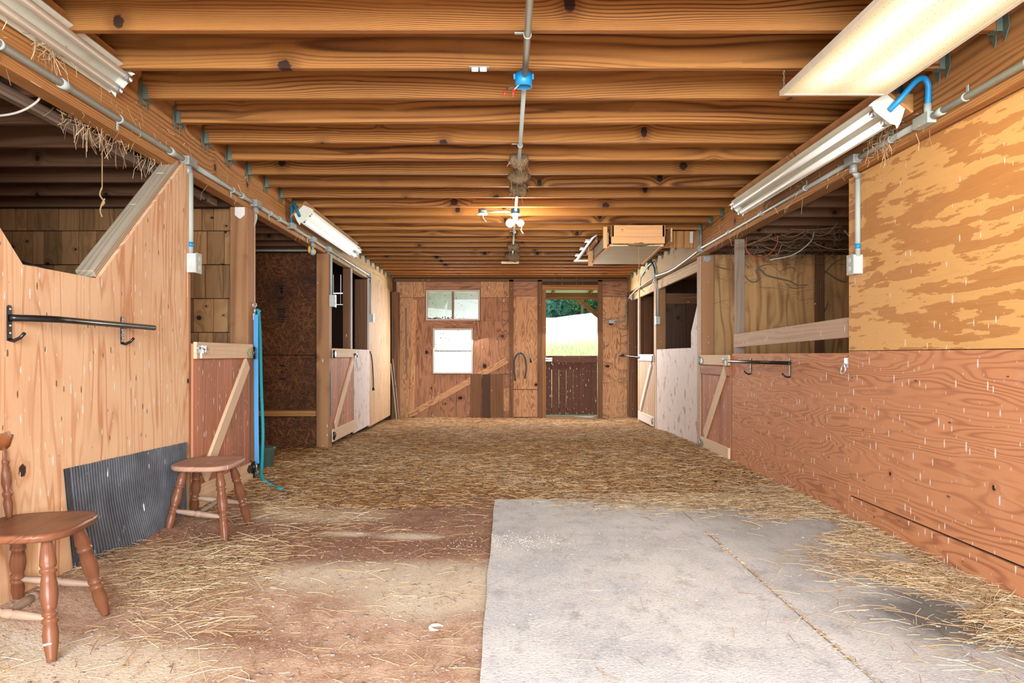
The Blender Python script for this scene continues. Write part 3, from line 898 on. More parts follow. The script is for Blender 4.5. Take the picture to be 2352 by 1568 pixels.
# white sheet, tall sheet, studs of the far stall front
sheetL('plywood_panel', rect(9.45, 0.03, 10.57, 1.125), -0.016, 0.004, 'white_panel', wl)
sheetL('plywood_panel', rect(10.57, 0.0, 12.62, 2.172), -0.018, 0.0, 'ply_pale', wl)
board('stud', L(-0.075, 9.36, 1.08), EZ, (1, 0, 0), 2.18, 0.09, 0.04, 'stud_dark', wl)
board('jamb_board', L(-0.012, 9.36, 1.64), EZ, EL, 1.06, 0.045, 0.014, 'rail_white', wl)
board('stud', (-2.12, 10.60, 1.08), EZ, (1, 0, 0), 2.16, 0.2, 0.04, 'stud_dark', wl)
board('stud', L(-0.01, 10.555, 1.62), EZ, EL, 1.1, 0.02, 0.03, 'rail_white', wl)
pF = board('post', (-1.985, 12.93, 1.02), EZ, (1, 0, 0), 2.3, 0.13, 0.13, 'stud_dark', wl, 0.006)

# ---- half doors -------------------------------------------------------------
def half_door(name, side, u0, u1, z0, z1, nb, nr, board_mat, rail_mat, brace, label, hinge_u, mid_rail=False, nboards=8):
    """boards sit behind, rails and brace in front (towards the aisle)"""
    fn, e = (L, EL) if side < 0 else (R, ER)
    sg = 1 if side < 0 else -1          # aisle side
    d = root(name, fn(nb, (u0 + u1) / 2, z0), label, 'door', kind='structure')
    w = (u1 - u0) / nboards
    for k in range(nboards):
        board('board', fn(nb, u0 + w * (k + 0.5), (z0 + z1) / 2 + random.uniform(-0.004, 0.004)), EZ, e, z1 - z0 - 0.01, w - 0.004, 0.022, board_mat, d)
    nn = nb + sg * 0.022
    rh = 0.105
    r = board('rail', fn(nn, (u0 + u1) / 2, z1 - rh / 2 + 0.006), e, EZ, u1 - u0 - 0.004, rh, 0.022, rail_mat, d)
    board('rail', fn(nn, (u0 + u1) / 2, z0 + 0.07), e, EZ, u1 - u0 - 0.004, 0.14, 0.022, rail_mat, d)
    if mid_rail:
        board('rail', fn(nn, (u0 + u1) / 2, z1 - rh - 0.05), e, EZ, u1 - u0 - 0.004, 0.09, 0.02, 'door_board', d)
    (ua, ub) = brace
    A, B = fn(nn, ua, z0 + 0.145), fn(nn, ub, z1 - rh - 0.0)
    dirv = (B - A).normalized(); ax = V((sg, 0, 0))
    board_ab('brace', A + dirv * 0.045, B - dirv * 0.045, ax.cross(dirv), 0.10, 0.022, rail_mat, d)
    return d, r, nn + sg * 0.011, sg, fn, e

d1, r1, nf, sg, fn, e = half_door('door_1', -1, 4.445, 5.468, 0.10, 1.125, 0.006, None, 'door_board', 'rail_cream', (4.56, 5.40),
    'half door with a pale diagonal brace behind the backless chair', 5.45)
# slide bolt, scrolled hinge
def slide_bolt(d, c, e, sg, mat='bright_steel'):
    M = basis(e, EZ, c)
    mb = MB().box((0, 0, 0.004 * sg), (0.07, 0.045, 0.006), M)
    mb.box((0, -0.03, 0.004 * sg), (0.022, 0.05, 0.006), M)
    mb.tube([M @ V((-0.075, 0.008, 0.016 * sg)), M @ V((0.07, 0.008, 0.016 * sg))], 0.008, 8)
    mb.tube([M @ V((0.02, 0.008, 0.016 * sg)), M @ V((0.02, -0.03, 0.03 * sg))], 0.006, 8)
    for t in (-0.03, 0.03): mb.box((t, 0.008, 0.012 * sg), (0.012, 0.03, 0.022), M)
    return mb.build('latch', mat, d)
def strap_hinge(d, c, e, dirn, sg, mat='rust_hinge', knuckle='black_metal'):
    M = basis(e, EZ, c)
    s = dirn
    pts = [(0, 0.042), (s * 0.03, 0.040), (s * 0.048, 0.022), (s * 0.078, 0.032), (s * 0.098, 0.016), (s * 0.118, 0.0),
           (s * 0.098, -0.016), (s * 0.078, -0.032), (s * 0.048, -0.022), (s * 0.03, -0.040), (0, -0.042)]
    mb = MB().prism(pts, M, -0.003 + sg * 0.003, 0.003 + sg * 0.003)
    for px_, pz_ in ((0.015, 0.02), (0.015, -0.02), (0.05, 0.0)):
        mb.prism([(s * px_ + 0.005 * math.cos(t), pz_ + 0.005 * math.sin(t)) for t in (0, 1.05, 2.1, 3.14, 4.2, 5.24)], M, 0.004 * sg if sg > 0 else -0.009, 0.009 if sg > 0 else -0.004)
    h = mb.build('hinge', mat, d)
    kn = MB().tube([M @ V((-s * 0.008, -0.045, sg * 0.008)), M @ V((-s * 0.008, 0.045, sg * 0.008))], 0.011, 8)
    kn.box((-s * 0.024, 0, sg * 0.004), (0.024, 0.08, 0.006), M)
    kn.build('hinge_knuckle', knuckle, h)
    return h
slide_bolt(d1, L(nf, 4.50, 1.085), EL, 1)
strap_hinge(d1, L(nf, 5.455, 1.065), EL, -1, 1)
strap_hinge(d1, L(nf, 5.455, 0.20), EL, -1, 1, 'black_metal')

d2, r2, nf2, sg, fn, e = half_door('door_2', -1, 8.135, 9.40, 0.07, 1.12, 0.0, None, 'door_board', 'rail_cream', (8.25, 9.30),
    'half door with brace next to the white sheet and the open dark stall', 8.14)
strap_hinge(d2, L(nf2, 8.15, 1.06), EL, 1, 1, 'bright_steel')
strap_hinge(d2, L(nf2, 8.15, 0.14), EL, 1, 1, 'black_metal')
slide_bolt(d2, L(nf2, 9.36, 1.05), EL, 1, 'black_metal')

# ================================================================ RIGHT WALL
wr = root('wall_right', R(0, 0, 0), 'right stall wall of yellow and pinkish plywood with rail, half doors and posts', 'wall', kind='structure')
for (a, b) in ((2.152, 4.5935), (-0.29, 2.1505), (-1.6, -0.2915)):
    sheetR('plywood_panel', rect(a, 1.078, b, 2.168), 0.055, 0.073, 'ply_right_upper', wr, False)
    sheetR('plywood_panel', rect(a, 0.165, b, 1.074), 0.055, 0.073, 'ply_right_lower', wr, False)
    sheetR('plywood_panel', [(a, -0.05), (b, -0.05), (b, 0.155), (a, 0.150)], 0.056, 0.073, 'ply_right_lower', wr, False)
sheetR('backing_strip', rect(-1.6, -0.05, 4.58, 0.3), 0.075, 0.085, 'dark_gap', wr, False)
sheetR('plywood_panel', rect(4.5945, -0.05, 7.03, 1.062), 0.055, 0.073, 'ply_right_lower', wr, False)
board_ab('rail', R(0.085, 4.62, 1.228), R(0.085, 7.03, 1.186), EZ, 0.13, 0.022, 'rail_grey', wr)
board('stud', R(0.12, 7.00, 1.06), EZ, (1, 0, 0), 2.22, 0.09, 0.04, 'post_grey', wr)
board('stud', R(0.122, 4.57, 1.06), EZ, (1, 0, 0), 2.2, 0.09, 0.04, 'stud_dark', wr)
pC = post(wr, 1, 8.12, 0.05, 0.19, 'post_pine')
bracket_plate(pC, R(0.11, 8.116, 2.125), 0.09, 0.06)
board('jamb_board', R(0.042, 8.20, 1.04), EZ, ER, 2.25, 0.12, 0.018, 'rail_grey', wr)
pD = post(wr, 1, 10.72, 0.05, 0.20, 'post_pine')
bracket_plate(pD, R(0.12, 10.716, 2.10), 0.09, 0.09)
board('jamb_board', R(0.046, 10.70, 1.04), EZ, ER, 2.25, 0.05, 0.016, 'rail_cream', wr)
pE = post(wr, 1, 12.92, 0.0, 0.15, 'stud_dark', w=0.12)
bracket_plate(pE, R(0.07, 12.916, 2.08), 0.10, 0.10)
board('jamb_board', R(0.06, 12.16, 1.03), EZ, ER, 2.25, 0.08, 0.03, 'rail_cream', wr)
# white sheet with a sloping shoulder
sheetR('plywood_panel', [(8.28, -0.08), (9.93, -0.08), (9.93, 1.135), (8.62, 1.135), (8.62, 1.32), (8.34, 1.62), (8.34, 2.17), (8.28, 2.17)], 0.052, 0.07, 'white_panel', wr)
sheetR('plywood_panel', rect(9.935, -0.08, 10.70, 1.132), 0.052, 0.07, 'white_panel', wr)
# lintel two-by-sixes below the girder
board('lintel', R(0.085, 9.50, 2.085), ER, EZ, 2.4, 0.13, 0.038, 'beam_pale', wr)
board('lintel', R(0.085, 11.88, 2.085), ER, EZ, 2.0, 0.12, 0.038, 'beam_pale', wr)
board('gable_strip', R(0.06, 8.02, 2.39), EZ, ER, 0.40, 0.05, 0.02, 'bright_steel', wr)
# cross wall of the right stall
wx = root('wall_cross_right', (3.7, 8.3, 0), 'honey plywood wall across the right stall behind the grey rail', 'wall', kind='structure')
sheetX('plywood_panel', rect(2.22, 0.0, 3.53, 2.2), 8.28, 8.30, 'ply_stall', wx)
sheetX('plywood_panel', rect(3.63, 0.0, 5.35, 2.2), 8.30, 8.32, 'ply_stall', wx)
board('stud', (3.58, 8.27, 1.1), EZ, (1, 0, 0), 2.2, 0.10, 0.06, 'stud_dark', wx)
board('top_plate', (3.8, 8.27, 2.215), (1, 0, 0), EZ, 3.1, 0.03, 0.06, 'board_dark', wx)
# partition between the two far right stalls
wy = root('wall_cross_far', (3.0, 10.9, 0), 'dark knotty board partition seen over the white half wall', 'wall', kind='structure')
for k in range(7):
    board('partition_board', (2.34 + 0.15 * k, 10.93, 0.95), EZ, (1, 0, 0), 2.0, 0.147, 0.022, 'board_dark', wy)
board('top_plate', (2.85, 10.905, 1.90), (1, 0, 0), EZ, 1.1, 0.16, 0.02, 'stud_dark', wy)
MB().box((3.9, 13.12, 1.3), (3.3, 0.03, 3.0)).build('end_sheet', 'board_dark', wy)
for k in range(3):
    board('partition_board', (2.37 + 0.16 * k, 12.95, 1.0), EZ, (1, 0, 0), 2.2, 0.155, 0.022, 'stud_dark', wy)

d3, r3, nf3, sg, fn, e = half_door('door_3', 1, 7.055, 8.10, 0.0, 1.045, 0.058, None, 'door_board', 'rail_cream', (7.98, 7.14),
    'half door with a pale brace beside the pinkish half wall', 8.09, mid_rail=True)
strap_hinge(d3, R(nf3, 8.085, 0.985), ER, -1, -1, 'galv', 'galv')
strap_hinge(d3, R(nf3, 8.085, 0.07), ER, -1, -1, 'galv', 'galv')
slide_bolt(d3, R(nf3, 7.11, 1.0), ER, -1, 'galv')
d4, r4, nf4, sg, fn, e = half_door('door_4', 1, 10.80, 12.10, -0.02, 1.055, 0.058, None, 'rail_grey', 'rail_white', (11.95, 10.95),
    'whitewashed half door at the far corner beside the back wall', 10.8)
strap_hinge(d4, R(nf4, 10.82, 0.99), ER, 1, -1, 'galv', 'galv')
strap_hinge(d4, R(nf4, 10.82, 0.06), ER, 1, -1, 'galv', 'galv')
mb = MB().tube(spline([R(nf4 - 0.004, 11.98, 1.01), R(nf4 - 0.05, 12.1, 1.02), R(nf4 - 0.17, 12.3, 1.03), R(nf4 - 0.28, 12.35, 1.035)], 6), 0.011, 8)
mb.box((0, 0, 0), (0.012, 0.14, 0.04), Matrix.Translation(R(nf4 - 0.006, 11.98, 1.01)))
mb.build('door_handle', 'black_metal', d4)

# ================================================================ BACK WALL
YB = 13.07
SB = YB / F
def bx(zx): return (880 + zx / 3.92 - CX) * SB      # metres across from the far-wall survey
def bz(zy): return CZ + (CY - (600 + zy / 3.92)) * SB
wb = root('wall_back', (0.1, YB, 0), 'patched plywood back wall with two windows and a half door', 'wall', kind='structure')
def bpanel(xa, ya, xb, yb_, mat, proud=0.0, vertical=True, name='plywood_panel'):
    return sheetX(name, rect(bx(xa), bz(yb_), bx(xb), bz(ya)), YB - proud, YB + 0.015 - proud, mat, wb, vertical)
bpanel(120, 165, 378, 325, 'ply_far_light', 0.0)
bpanel(120, 328, 278, 1062, 'ply_far_light', 0.004)
bpanel(100, 1064, 240, 1420, 'ply_far_light', 0.012)
bpanel(280, 328, 378, 1425, 'ply_far', 0.0)
bpanel(378, 537, 438, 1425, 'ply_far', -0.001)
bpanel(378, 165, 876, 254, 'ply_far', 0.002, False)
bpanel(380, 537, 442, 1018, 'ply_far', -0.002)
bpanel(440, 536, 812, 600, 'ply_far', 0.002, False)
bpanel(878, 168, 1134, 325, 'ply_far_light', 0.0)
bpanel(878, 328, 1134, 536, 'ply_far', 0.0)
bpanel(814, 538, 1134, 1012, 'ply_far', 0.001)
bpanel(440, 1018, 658, 1430, 'ply_far', 0.0)
bpanel(661, 1018, 1134, 1430, 'ply_far', -0.003)
bpanel(1172, 172, 1390, 312, 'ply_far', 0.0, False)
bpanel(1172, 315, 1390, 1150, 'ply_far_light', 0.003)
bpanel(1172, 1156, 1390, 1400, 'ply_far_light', 0.003)
bpanel(1972, 180, 2210, 316, 'ply_far', 0.0, False)
bpanel(1972, 320, 2210, 1410, 'ply_far_light', 0.003)
bpanel(1085, 1140, 1134, 1345, 'ply_far_light', 0.01)
def bstud(xa, ya, xb, yb_, mat='stud_dark', depth=0.05, proud=0.03, name='stud'):
    w = bx(xb) - bx(xa); h = bz(ya) - bz(yb_)
    return board(name, ((bx(xa) + bx(xb)) / 2, YB - proud + depth / 2, (bz(ya) + bz(yb_)) / 2), EZ, (1, 0, 0), h, w, depth, mat, wb)
bstud(1134, 165, 1174, 1440); bstud(1389, 168, 1430, 1440); bstud(1931, 168, 1974, 1440)
bstud(1431, 255, 1466, 1440, 'post_pine', 0.1, 0.02, 'door_jamb')
board('header', ((bx(1431) + bx(1935)) / 2, YB - 0.005, bz(235)), (1, 0, 0), EZ, bx(1935) - bx(1431), bz(214) - bz(256), 0.06, 'beam_pine', wb)
board('top_plate', (0.08, YB, 2.40), (1, 0, 0), EZ, 4.2, 0.055, 0.06, 'stud_dark', wb)
# dark gable boards showing over the door header, thin daylight gaps
xs = [1431, 1490, 1548, 1612, 1680, 1740, 1800, 1862, 1920, 1940]
for k in range(len(xs) - 1):
    a, b = bx(xs[k]), bx(xs[k + 1])
    board('gable_board', ((a + b) / 2, YB + 0.05, 2.46), EZ, (1, 0, 0), 0.36, b - a - (0.007 if k in (2, 5) else 0.002), 0.02, 'board_dark', wb, 0.001)
# battens, diagonal brace, patch planks
board_ab('batten', (bx(258), YB - 0.012, bz(1395)), (bx(285), YB - 0.012, bz(345)), (1, 0, 0), 0.085, 0.02, 'ply_far_light', wb)
board_ab('batten', (bx(212), YB - 0.009, bz(1010)), (bx(205), YB - 0.009, bz(420)), (1, 0, 0), 0.03, 0.016, 'post_grey', wb)
A, B = V((bx(235), YB - 0.014, bz(1385))), V((bx(1120), YB - 0.014, bz(888)))
board_ab('brace', A, B, V((0, 1, 0)).cross((B - A).normalized()), 0.105, 0.022, 'ply_far_light', wb)
for (xa, xb, mat, top) in ((786, 888, 'stud_dark', 1010), (892, 964, 'board_dark', 1016), (966, 1042, 'stud_dark', 1012), (1044, 1082, 'stud_dark', 1015)):
    o = board('patch_plank', ((bx(xa) + bx(xb)) / 2, YB - 0.034, (bz(top) + bz(1412)) / 2), EZ, (1, 0, 0), bz(top) - bz(1412), bx(xb) - bx(xa) - 0.004, 0.022, mat, wb)
# siding added unseen behind the panels, keeping daylight to the openings
def wall_piece(mb, xa, za, xb, zb): mb.box(((xa + xb) / 2, YB + 0.032, (za + zb) / 2), (xb - xa, 0.02, zb - za))
mb = MB()
wx0, wx1, wz0, wz1 = bx(384), bx(872), bz(533), bz(257)
vx0, vx1, vz0, vz1 = bx(446), bx(810), bz(1012), bz(602)
dx0, dx1, dz1 = bx(1462), bx(1935), bz(256)
wall_piece(mb, -2.05, -0.2, vx0, vz1); wall_piece(mb, vx1, -0.2, dx0, vz1); wall_piece(mb, vx0, -0.2, vx1, vz0)
wall_piece(mb, dx1, -0.2, 2.3, 2.66)
wall_piece(mb, -2.05, vz1, wx0, 2.66); wall_piece(mb, wx1, vz1, dx0, 2.66); wall_piece(mb, wx0, wz1, wx1, 2.66); wall_piece(mb, wx0, vz1, wx1, wz0)
mb.build('light_backing', 'board_dark', wb)

# ---- windows
def window(name, xa, xb, za, zb, mull, glass, label, fm='rail_white'):
    w = root(name, ((xa + xb) / 2, YB, za), label, 'window', kind='structure')
    fw = 0.032
    yf = YB + 0.012
    for (c, l, ex, ey) in (((xa + fw / 2, yf, (za + zb) / 2), zb - za, EZ, V((1, 0, 0))), ((xb - fw / 2, yf, (za + zb) / 2), zb - za, EZ, V((1, 0, 0))),
                           (((xa + xb) / 2, yf, za + fw / 2), xb - xa - 2 * fw, V((1, 0, 0)), EZ), (((xa + xb) / 2, yf, zb - fw / 2), xb - xa - 2 * fw, V((1, 0, 0)), EZ)):
        board('window_frame', c, ex, ey, l, fw, 0.05, fm, w)
    if mull == 'v':
        xm = (xa + xb) / 2
        board('mullion', (xm, yf, (za + zb) / 2), EZ, (1, 0, 0), zb - za - 2 * fw, 0.036, 0.05, 'post_grey', w)
        cells = ((xa + fw, za + fw, xm - 0.018, zb - fw), (xm + 0.018, za + fw, xb - fw, zb - fw))
    else:
        zm = (za + zb) / 2
        board('mullion', ((xa + xb) / 2, yf, zm), (1, 0, 0), EZ, xb - xa - 2 * fw, 0.022, 0.04, 'black_metal', w)
        cells = ((xa + fw, za + fw, xb - fw, zm - 0.011), (xa + fw, zm + 0.011, xb - fw, zb - fw))
    for c in cells:
        MB().box(((c[0] + c[2]) / 2, YB + 0.015, (c[1] + c[3]) / 2), (c[2] - c[0], 0.004, c[3] - c[1])).build('pane', glass, w)
    return w
w1 = window('window_1', wx0, wx1, wz0, wz1, 'v', 'dusty_glass', 'upper wide window with two dusty panes showing green outside')
w2 = window('window_2', vx0, vx1, vz0, vz1, 'h', 'clear_dusty_glass', 'lower white window of two bright panes, one above the other')
# crumbs of dirt and dead flies lying along the sill of the upper window
mb = MB()
for k in range(60):
    t = random.random()
    x_ = wx0 + 0.04 + (wx1 - wx0 - 0.08) * (t * 0.47 if random.random() < 0.85 else t)
    mb.ball((x_, YB - 0.003, wz0 + 0.034 + random.random() ** 3 * 0.03), random.uniform(0.004, 0.011), nu=6, nv=4, jit=0.4, seed=k)
tag(mb.build('sill_crumbs', 'dark_gap', w1), kind='stuff')

# ---- far half door
dt = bz(848)
d5 = root('door_5', ((dx0 + dx1) / 2, YB, bz(1412)), 'dark brown half door at the back with daylight above and between its boards', 'door', kind='structure')
edges = [1466, 1520, 1585, 1650, 1712, 1768, 1822, 1876, 1928]
for k in range(8):
    a, b = bx(edges[k]), bx(edges[k + 1])
    g0 = {0: 0.009, 1: 0.006, 2: 0.005, 3: 0.003}.get(k, 0.0015)
    board('board', ((a + b) / 2 - g0 / 2, YB + 0.01, (dt - 0.03) / 2 - 0.004), EZ, (1, 0, 0), dt + 0.03 - 0.008, b - a - g0, 0.022, 'door_board_dark', d5, 0.0015)
board('rail', ((bx(1466) + bx(1928)) / 2, YB - 0.012, bz(880)), (1, 0, 0), EZ, bx(1928) - bx(1466), 0.125, 0.022, 'door_board_dark', d5)
board('rail', ((bx(1466) + bx(1928)) / 2, YB + 0.032, bz(1345)), (1, 0, 0), EZ, bx(1928) - bx(1466), 0.10, 0.02, 'door_board_dark', d5)
board('rail', ((bx(1466) + bx(1928)) / 2, YB + 0.032, bz(950)), (1, 0, 0), EZ, bx(1928) - bx(1466), 0.10, 0.02, 'door_board_dark', d5)
mb = MB().box((bx(1491), YB - 0.027, bz(893)), (0.115, 0.008, 0.022)); mb.box((bx(1491), YB - 0.027, bz(872)), (0.12, 0.008, 0.014))
mb.tube([(bx(1462), YB - 0.034, bz(882)), (bx(1522), YB - 0.034, bz(882))], 0.007, 8)
mb.build('latch', 'bright_steel', d5)

# ================================================================ OUTSIDE
pr = root('porch_roof', (1.1, 14.5, 2.3), 'open porch roof over the far door on timber rafters', 'roof', kind='structure')
MB().prism([(13.15, 2.66), (15.9, 2.40), (15.9, 2.42), (13.15, 2.68)], basis((0, 1, 0), (0, 0, 1), (0, 0, 0)), -3.0, 3.2).build('roof_sheet', 'tin_roof', pr)
board('porch_beam', (0.3, 15.5, 2.31), (1, 0, 0), EZ, 7.0, 0.14, 0.06, 'beam_pine', pr)
for x_ in (-2.2, -1.4, -0.6, 0.2, 1.0, 1.8, 2.6):
    board_ab('rafter', (x_, 13.15, 2.6), (x_, 15.9, 2.36), (0, 0, 1), 0.09, 0.04, 'beam_pine', pr)
board_ab('knee_brace', (2.02, 15.5, 1.85), (1.5, 15.5, 2.27), (0, 0, 1), 0.09, 0.05, 'beam_pine', pr)
for x_ in (-3.4, 2.06):
    board('porch_post', (x_, 15.5, 1.05), EZ, (1, 0, 0), 2.5, 0.1, 0.1, 'post_pine', pr)

def hill(x, y):
    d = max(0.0, y - 15.0)
    crest = min(d, 48 - 0 * x)
    z = -0.14 + 0.1 * crest - 0.00018 * crest * crest + (0.125 if x > 3.4 else -0.09) * (x - 3.4) * min(1.0, d / 48)
    z -= max(0.0, y - 63) * 0.03
    return z + 0.05 * mnoise.noise(V((x * 0.4, y * 0.4, 0)))
nx, ny = 70, 90
gx = np.linspace(-45, 55, nx); gy = np.concatenate([np.linspace(13.7, 30, 45), np.linspace(31, 130, 45)])
vs = [(a, b, hill(a, b)) for b in gy for a in gx]
fs = [(j * nx + i, j * nx + i + 1, (j + 1) * nx + i + 1, (j + 1) * nx + i) for j in range(ny - 1) for i in range(nx - 1)]
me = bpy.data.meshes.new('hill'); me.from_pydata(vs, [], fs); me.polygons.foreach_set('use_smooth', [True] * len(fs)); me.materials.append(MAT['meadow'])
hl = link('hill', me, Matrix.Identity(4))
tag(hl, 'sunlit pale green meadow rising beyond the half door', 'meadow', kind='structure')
# tufts of meadow grass
def blades(n, pts, hmin, hmax, w):
    """thin upright grass blades at pts"""
    p = np.array(pts); k = len(p)
    ang = rng.uniform(0, 2 * PI, k); h = rng.uniform(hmin, hmax, k); lean = rng.normal(0, 0.25, (k, 2))
    dx, dy = np.cos(ang) * w / 2, np.sin(ang) * w / 2
    v = np.zeros((k, 4, 3))
    v[:, 0] = p + np.stack([-dx, -dy, 0 * dx], 1); v[:, 1] = p + np.stack([dx, dy, 0 * dx], 1)
    top = p + np.stack([lean[:, 0] * h, lean[:, 1] * h, h], 1)
    v[:, 2] = top + np.stack([dx, dy, 0 * dx], 1) * 0.3; v[:, 3] = top - np.stack([dx, dy, 0 * dx], 1) * 0.3
    return v.reshape(-1, 3)
pts = []
while len(pts) < 9000:
    y_ = 16 + 26 * random.random() ** 1.4
    x_ = random.uniform(-0.12 * y_, 0.2 * y_)
    pts.append((x_, y_, hill(x_, y_) - 0.01))
vv = blades(0, pts, 0.08, 0.22, 0.02)
nf_ = len(pts)
me = bpy.data.meshes.new('meadow_grass')
me.from_pydata(vv.tolist(), [], [(4 * k, 4 * k + 1, 4 * k + 2, 4 * k + 3) for k in range(nf_)])
me.materials.append(MAT['meadow'])
tag(link('meadow_grass', me, Matrix.Identity(4)), 'tufts of pale meadow grass on the hillside outside', 'grass', kind='stuff')

def tree(x_, y_, h, r, mat, label, seed):
    z0 = hill(x_, y_)
    t = root('tree', (x_, y_, z0 - 0.3), label, 'tree', 'trees along the meadow edge')
    MB().tube([(x_, y_, z0 - 0.3), (x_ + 0.1, y_, z0 + h * 0.4), (x_, y_, z0 + h * 0.75)], [r * 0.1, r * 0.07, r * 0.03], 8).build('trunk', 'bark', t)
    rs = random.Random(seed)
    # crown: many small leaf sprays over a cluster of boughs
    vs, fs = [], []
    boughs = [(rs.uniform(-0.7, 0.7) * r, rs.uniform(-0.7, 0.7) * r, h * rs.uniform(0.12 if r > 2 else 0.4, 0.82), r * rs.uniform(0.38, 0.6)) for _ in range(15 if r > 2 else 9)]
    for (bx_, by_, bz_, br) in boughs:
        for q in range(700):
            d = V((rs.gauss(0, 1), rs.gauss(0, 1), rs.gauss(0, 1))).normalized() * br * rs.uniform(0.75, 1.05)
            c = V((x_ + bx_, y_ + by_, z0 + bz_)) + d
            a = V((rs.gauss(0, 1), rs.gauss(0, 1), rs.gauss(0, 1))).normalized() * 0.17
            b = V((rs.gauss(0, 1), rs.gauss(0, 1), rs.gauss(0, 1))).normalized() * 0.17
            i = len(vs); vs += [c - a, c + b, c + a, c - b]; fs.append((i, i + 1, i + 2, i + 3))
    for (bx_, by_, bz_, br) in boughs:
        mb.v, mb.f, mb.sm = [], [], []
        mb.ball((x_ + bx_, y_ + by_, z0 + bz_), br * 0.86, nu=10, nv=7, jit=0.3, seed=seed)
        i = len(vs); vs += mb.v; fs += [tuple(k + i for k in f) for f in mb.f]
    M = Matrix.Translation(V((x_, y_, z0)))
    me = bpy.data.meshes.new('crown'); me.from_pydata([tuple(p - M.translation) for p in vs], [], fs); me.materials.append(MAT[mat])
    tag(link('crown', me, M, t), kind='stuff')
mb = MB()
for k, (x_, y_, h, r, m, lab) in enumerate((
        (2.6, 70, 7.5, 3.0, 'leaf_teal', 'dark teal tree at the near end of the row past the meadow'),
        (-5.5, 71, 8.5, 3.8, 'leaf_green', 'green tree seen dimly through the dusty upper window'),
        (10.3, 76, 9.0, 3.4, 'leaf_green', 'full green tree standing back behind the pale thin tree'),
        (7.0, 67, 4.9, 1.3, 'leaf_pale', 'pale thin tree standing in the middle of the row beyond the half door'),
        (14.0, 69, 7.5, 3.0, 'leaf_teal', 'dark bushy tree right of the pale tree beyond the half door'),
        (6.2, 84, 12.0, 4.4, 'leaf_teal', 'tall dark tree furthest back beyond the half door'),
        (20.5, 74, 9.0, 3.8, 'leaf_green', 'green tree hidden partly by the porch knee brace'))):
    tree(x_, y_, h, r, m, lab, k + 3)

# ================================================================ THINGS ON THE FLOOR
def mat_slab(name, pts, thick, label):
    zt = max(zf(p[0], p[1]) for p in pts) + thick
    zt = 0.014
    mb = MB()
    M = Matrix.Identity(4)
    mb.prism(pts, M, -0.012, zt)
    o = mb.build(name, 'mat_grey', None, Matrix.Translation(V((pts[0][0], pts[0][1], 0))))
    return tag(o, label, 'mat')
def wobbly(x0, y0, x1, y1, amp, step=0.08):
    out = []
    def seg(a, b):
        n = max(2, int((V(b) - V(a)).length / step))
        for k in range(n):
            t = k / n
            p = V(a).lerp(V(b), t)
            q = mnoise.noise(V((p.x * 2.2, p.y * 2.2, 7))) * amp
            nrm = V((-(V(b) - V(a)).y, (V(b) - V(a)).x)).normalized()
            out.append((p.x + nrm.x * q, p.y + nrm.y * q))
    c = [(x0, y0), (x1, y0), (x1, y1), (x0 + 0.04, y1), (x0, y1 - 0.03)]
    for k in range(len(c)): seg(c[k], c[(k + 1) % len(c)])
    return out
mat_slab('stall_mat', wobbly(-0.085, -1.0, 1.163, 5.19, 0.008), 0.014, 'dusty grey floor mat with its bare edge against the brown dirt')
mat_slab('stall_mat', wobbly(1.172, -1.0, 2.10, 5.27, 0.008), 0.014, 'grey floor mat beside the pinkish plywood wall, half strewn with straw')

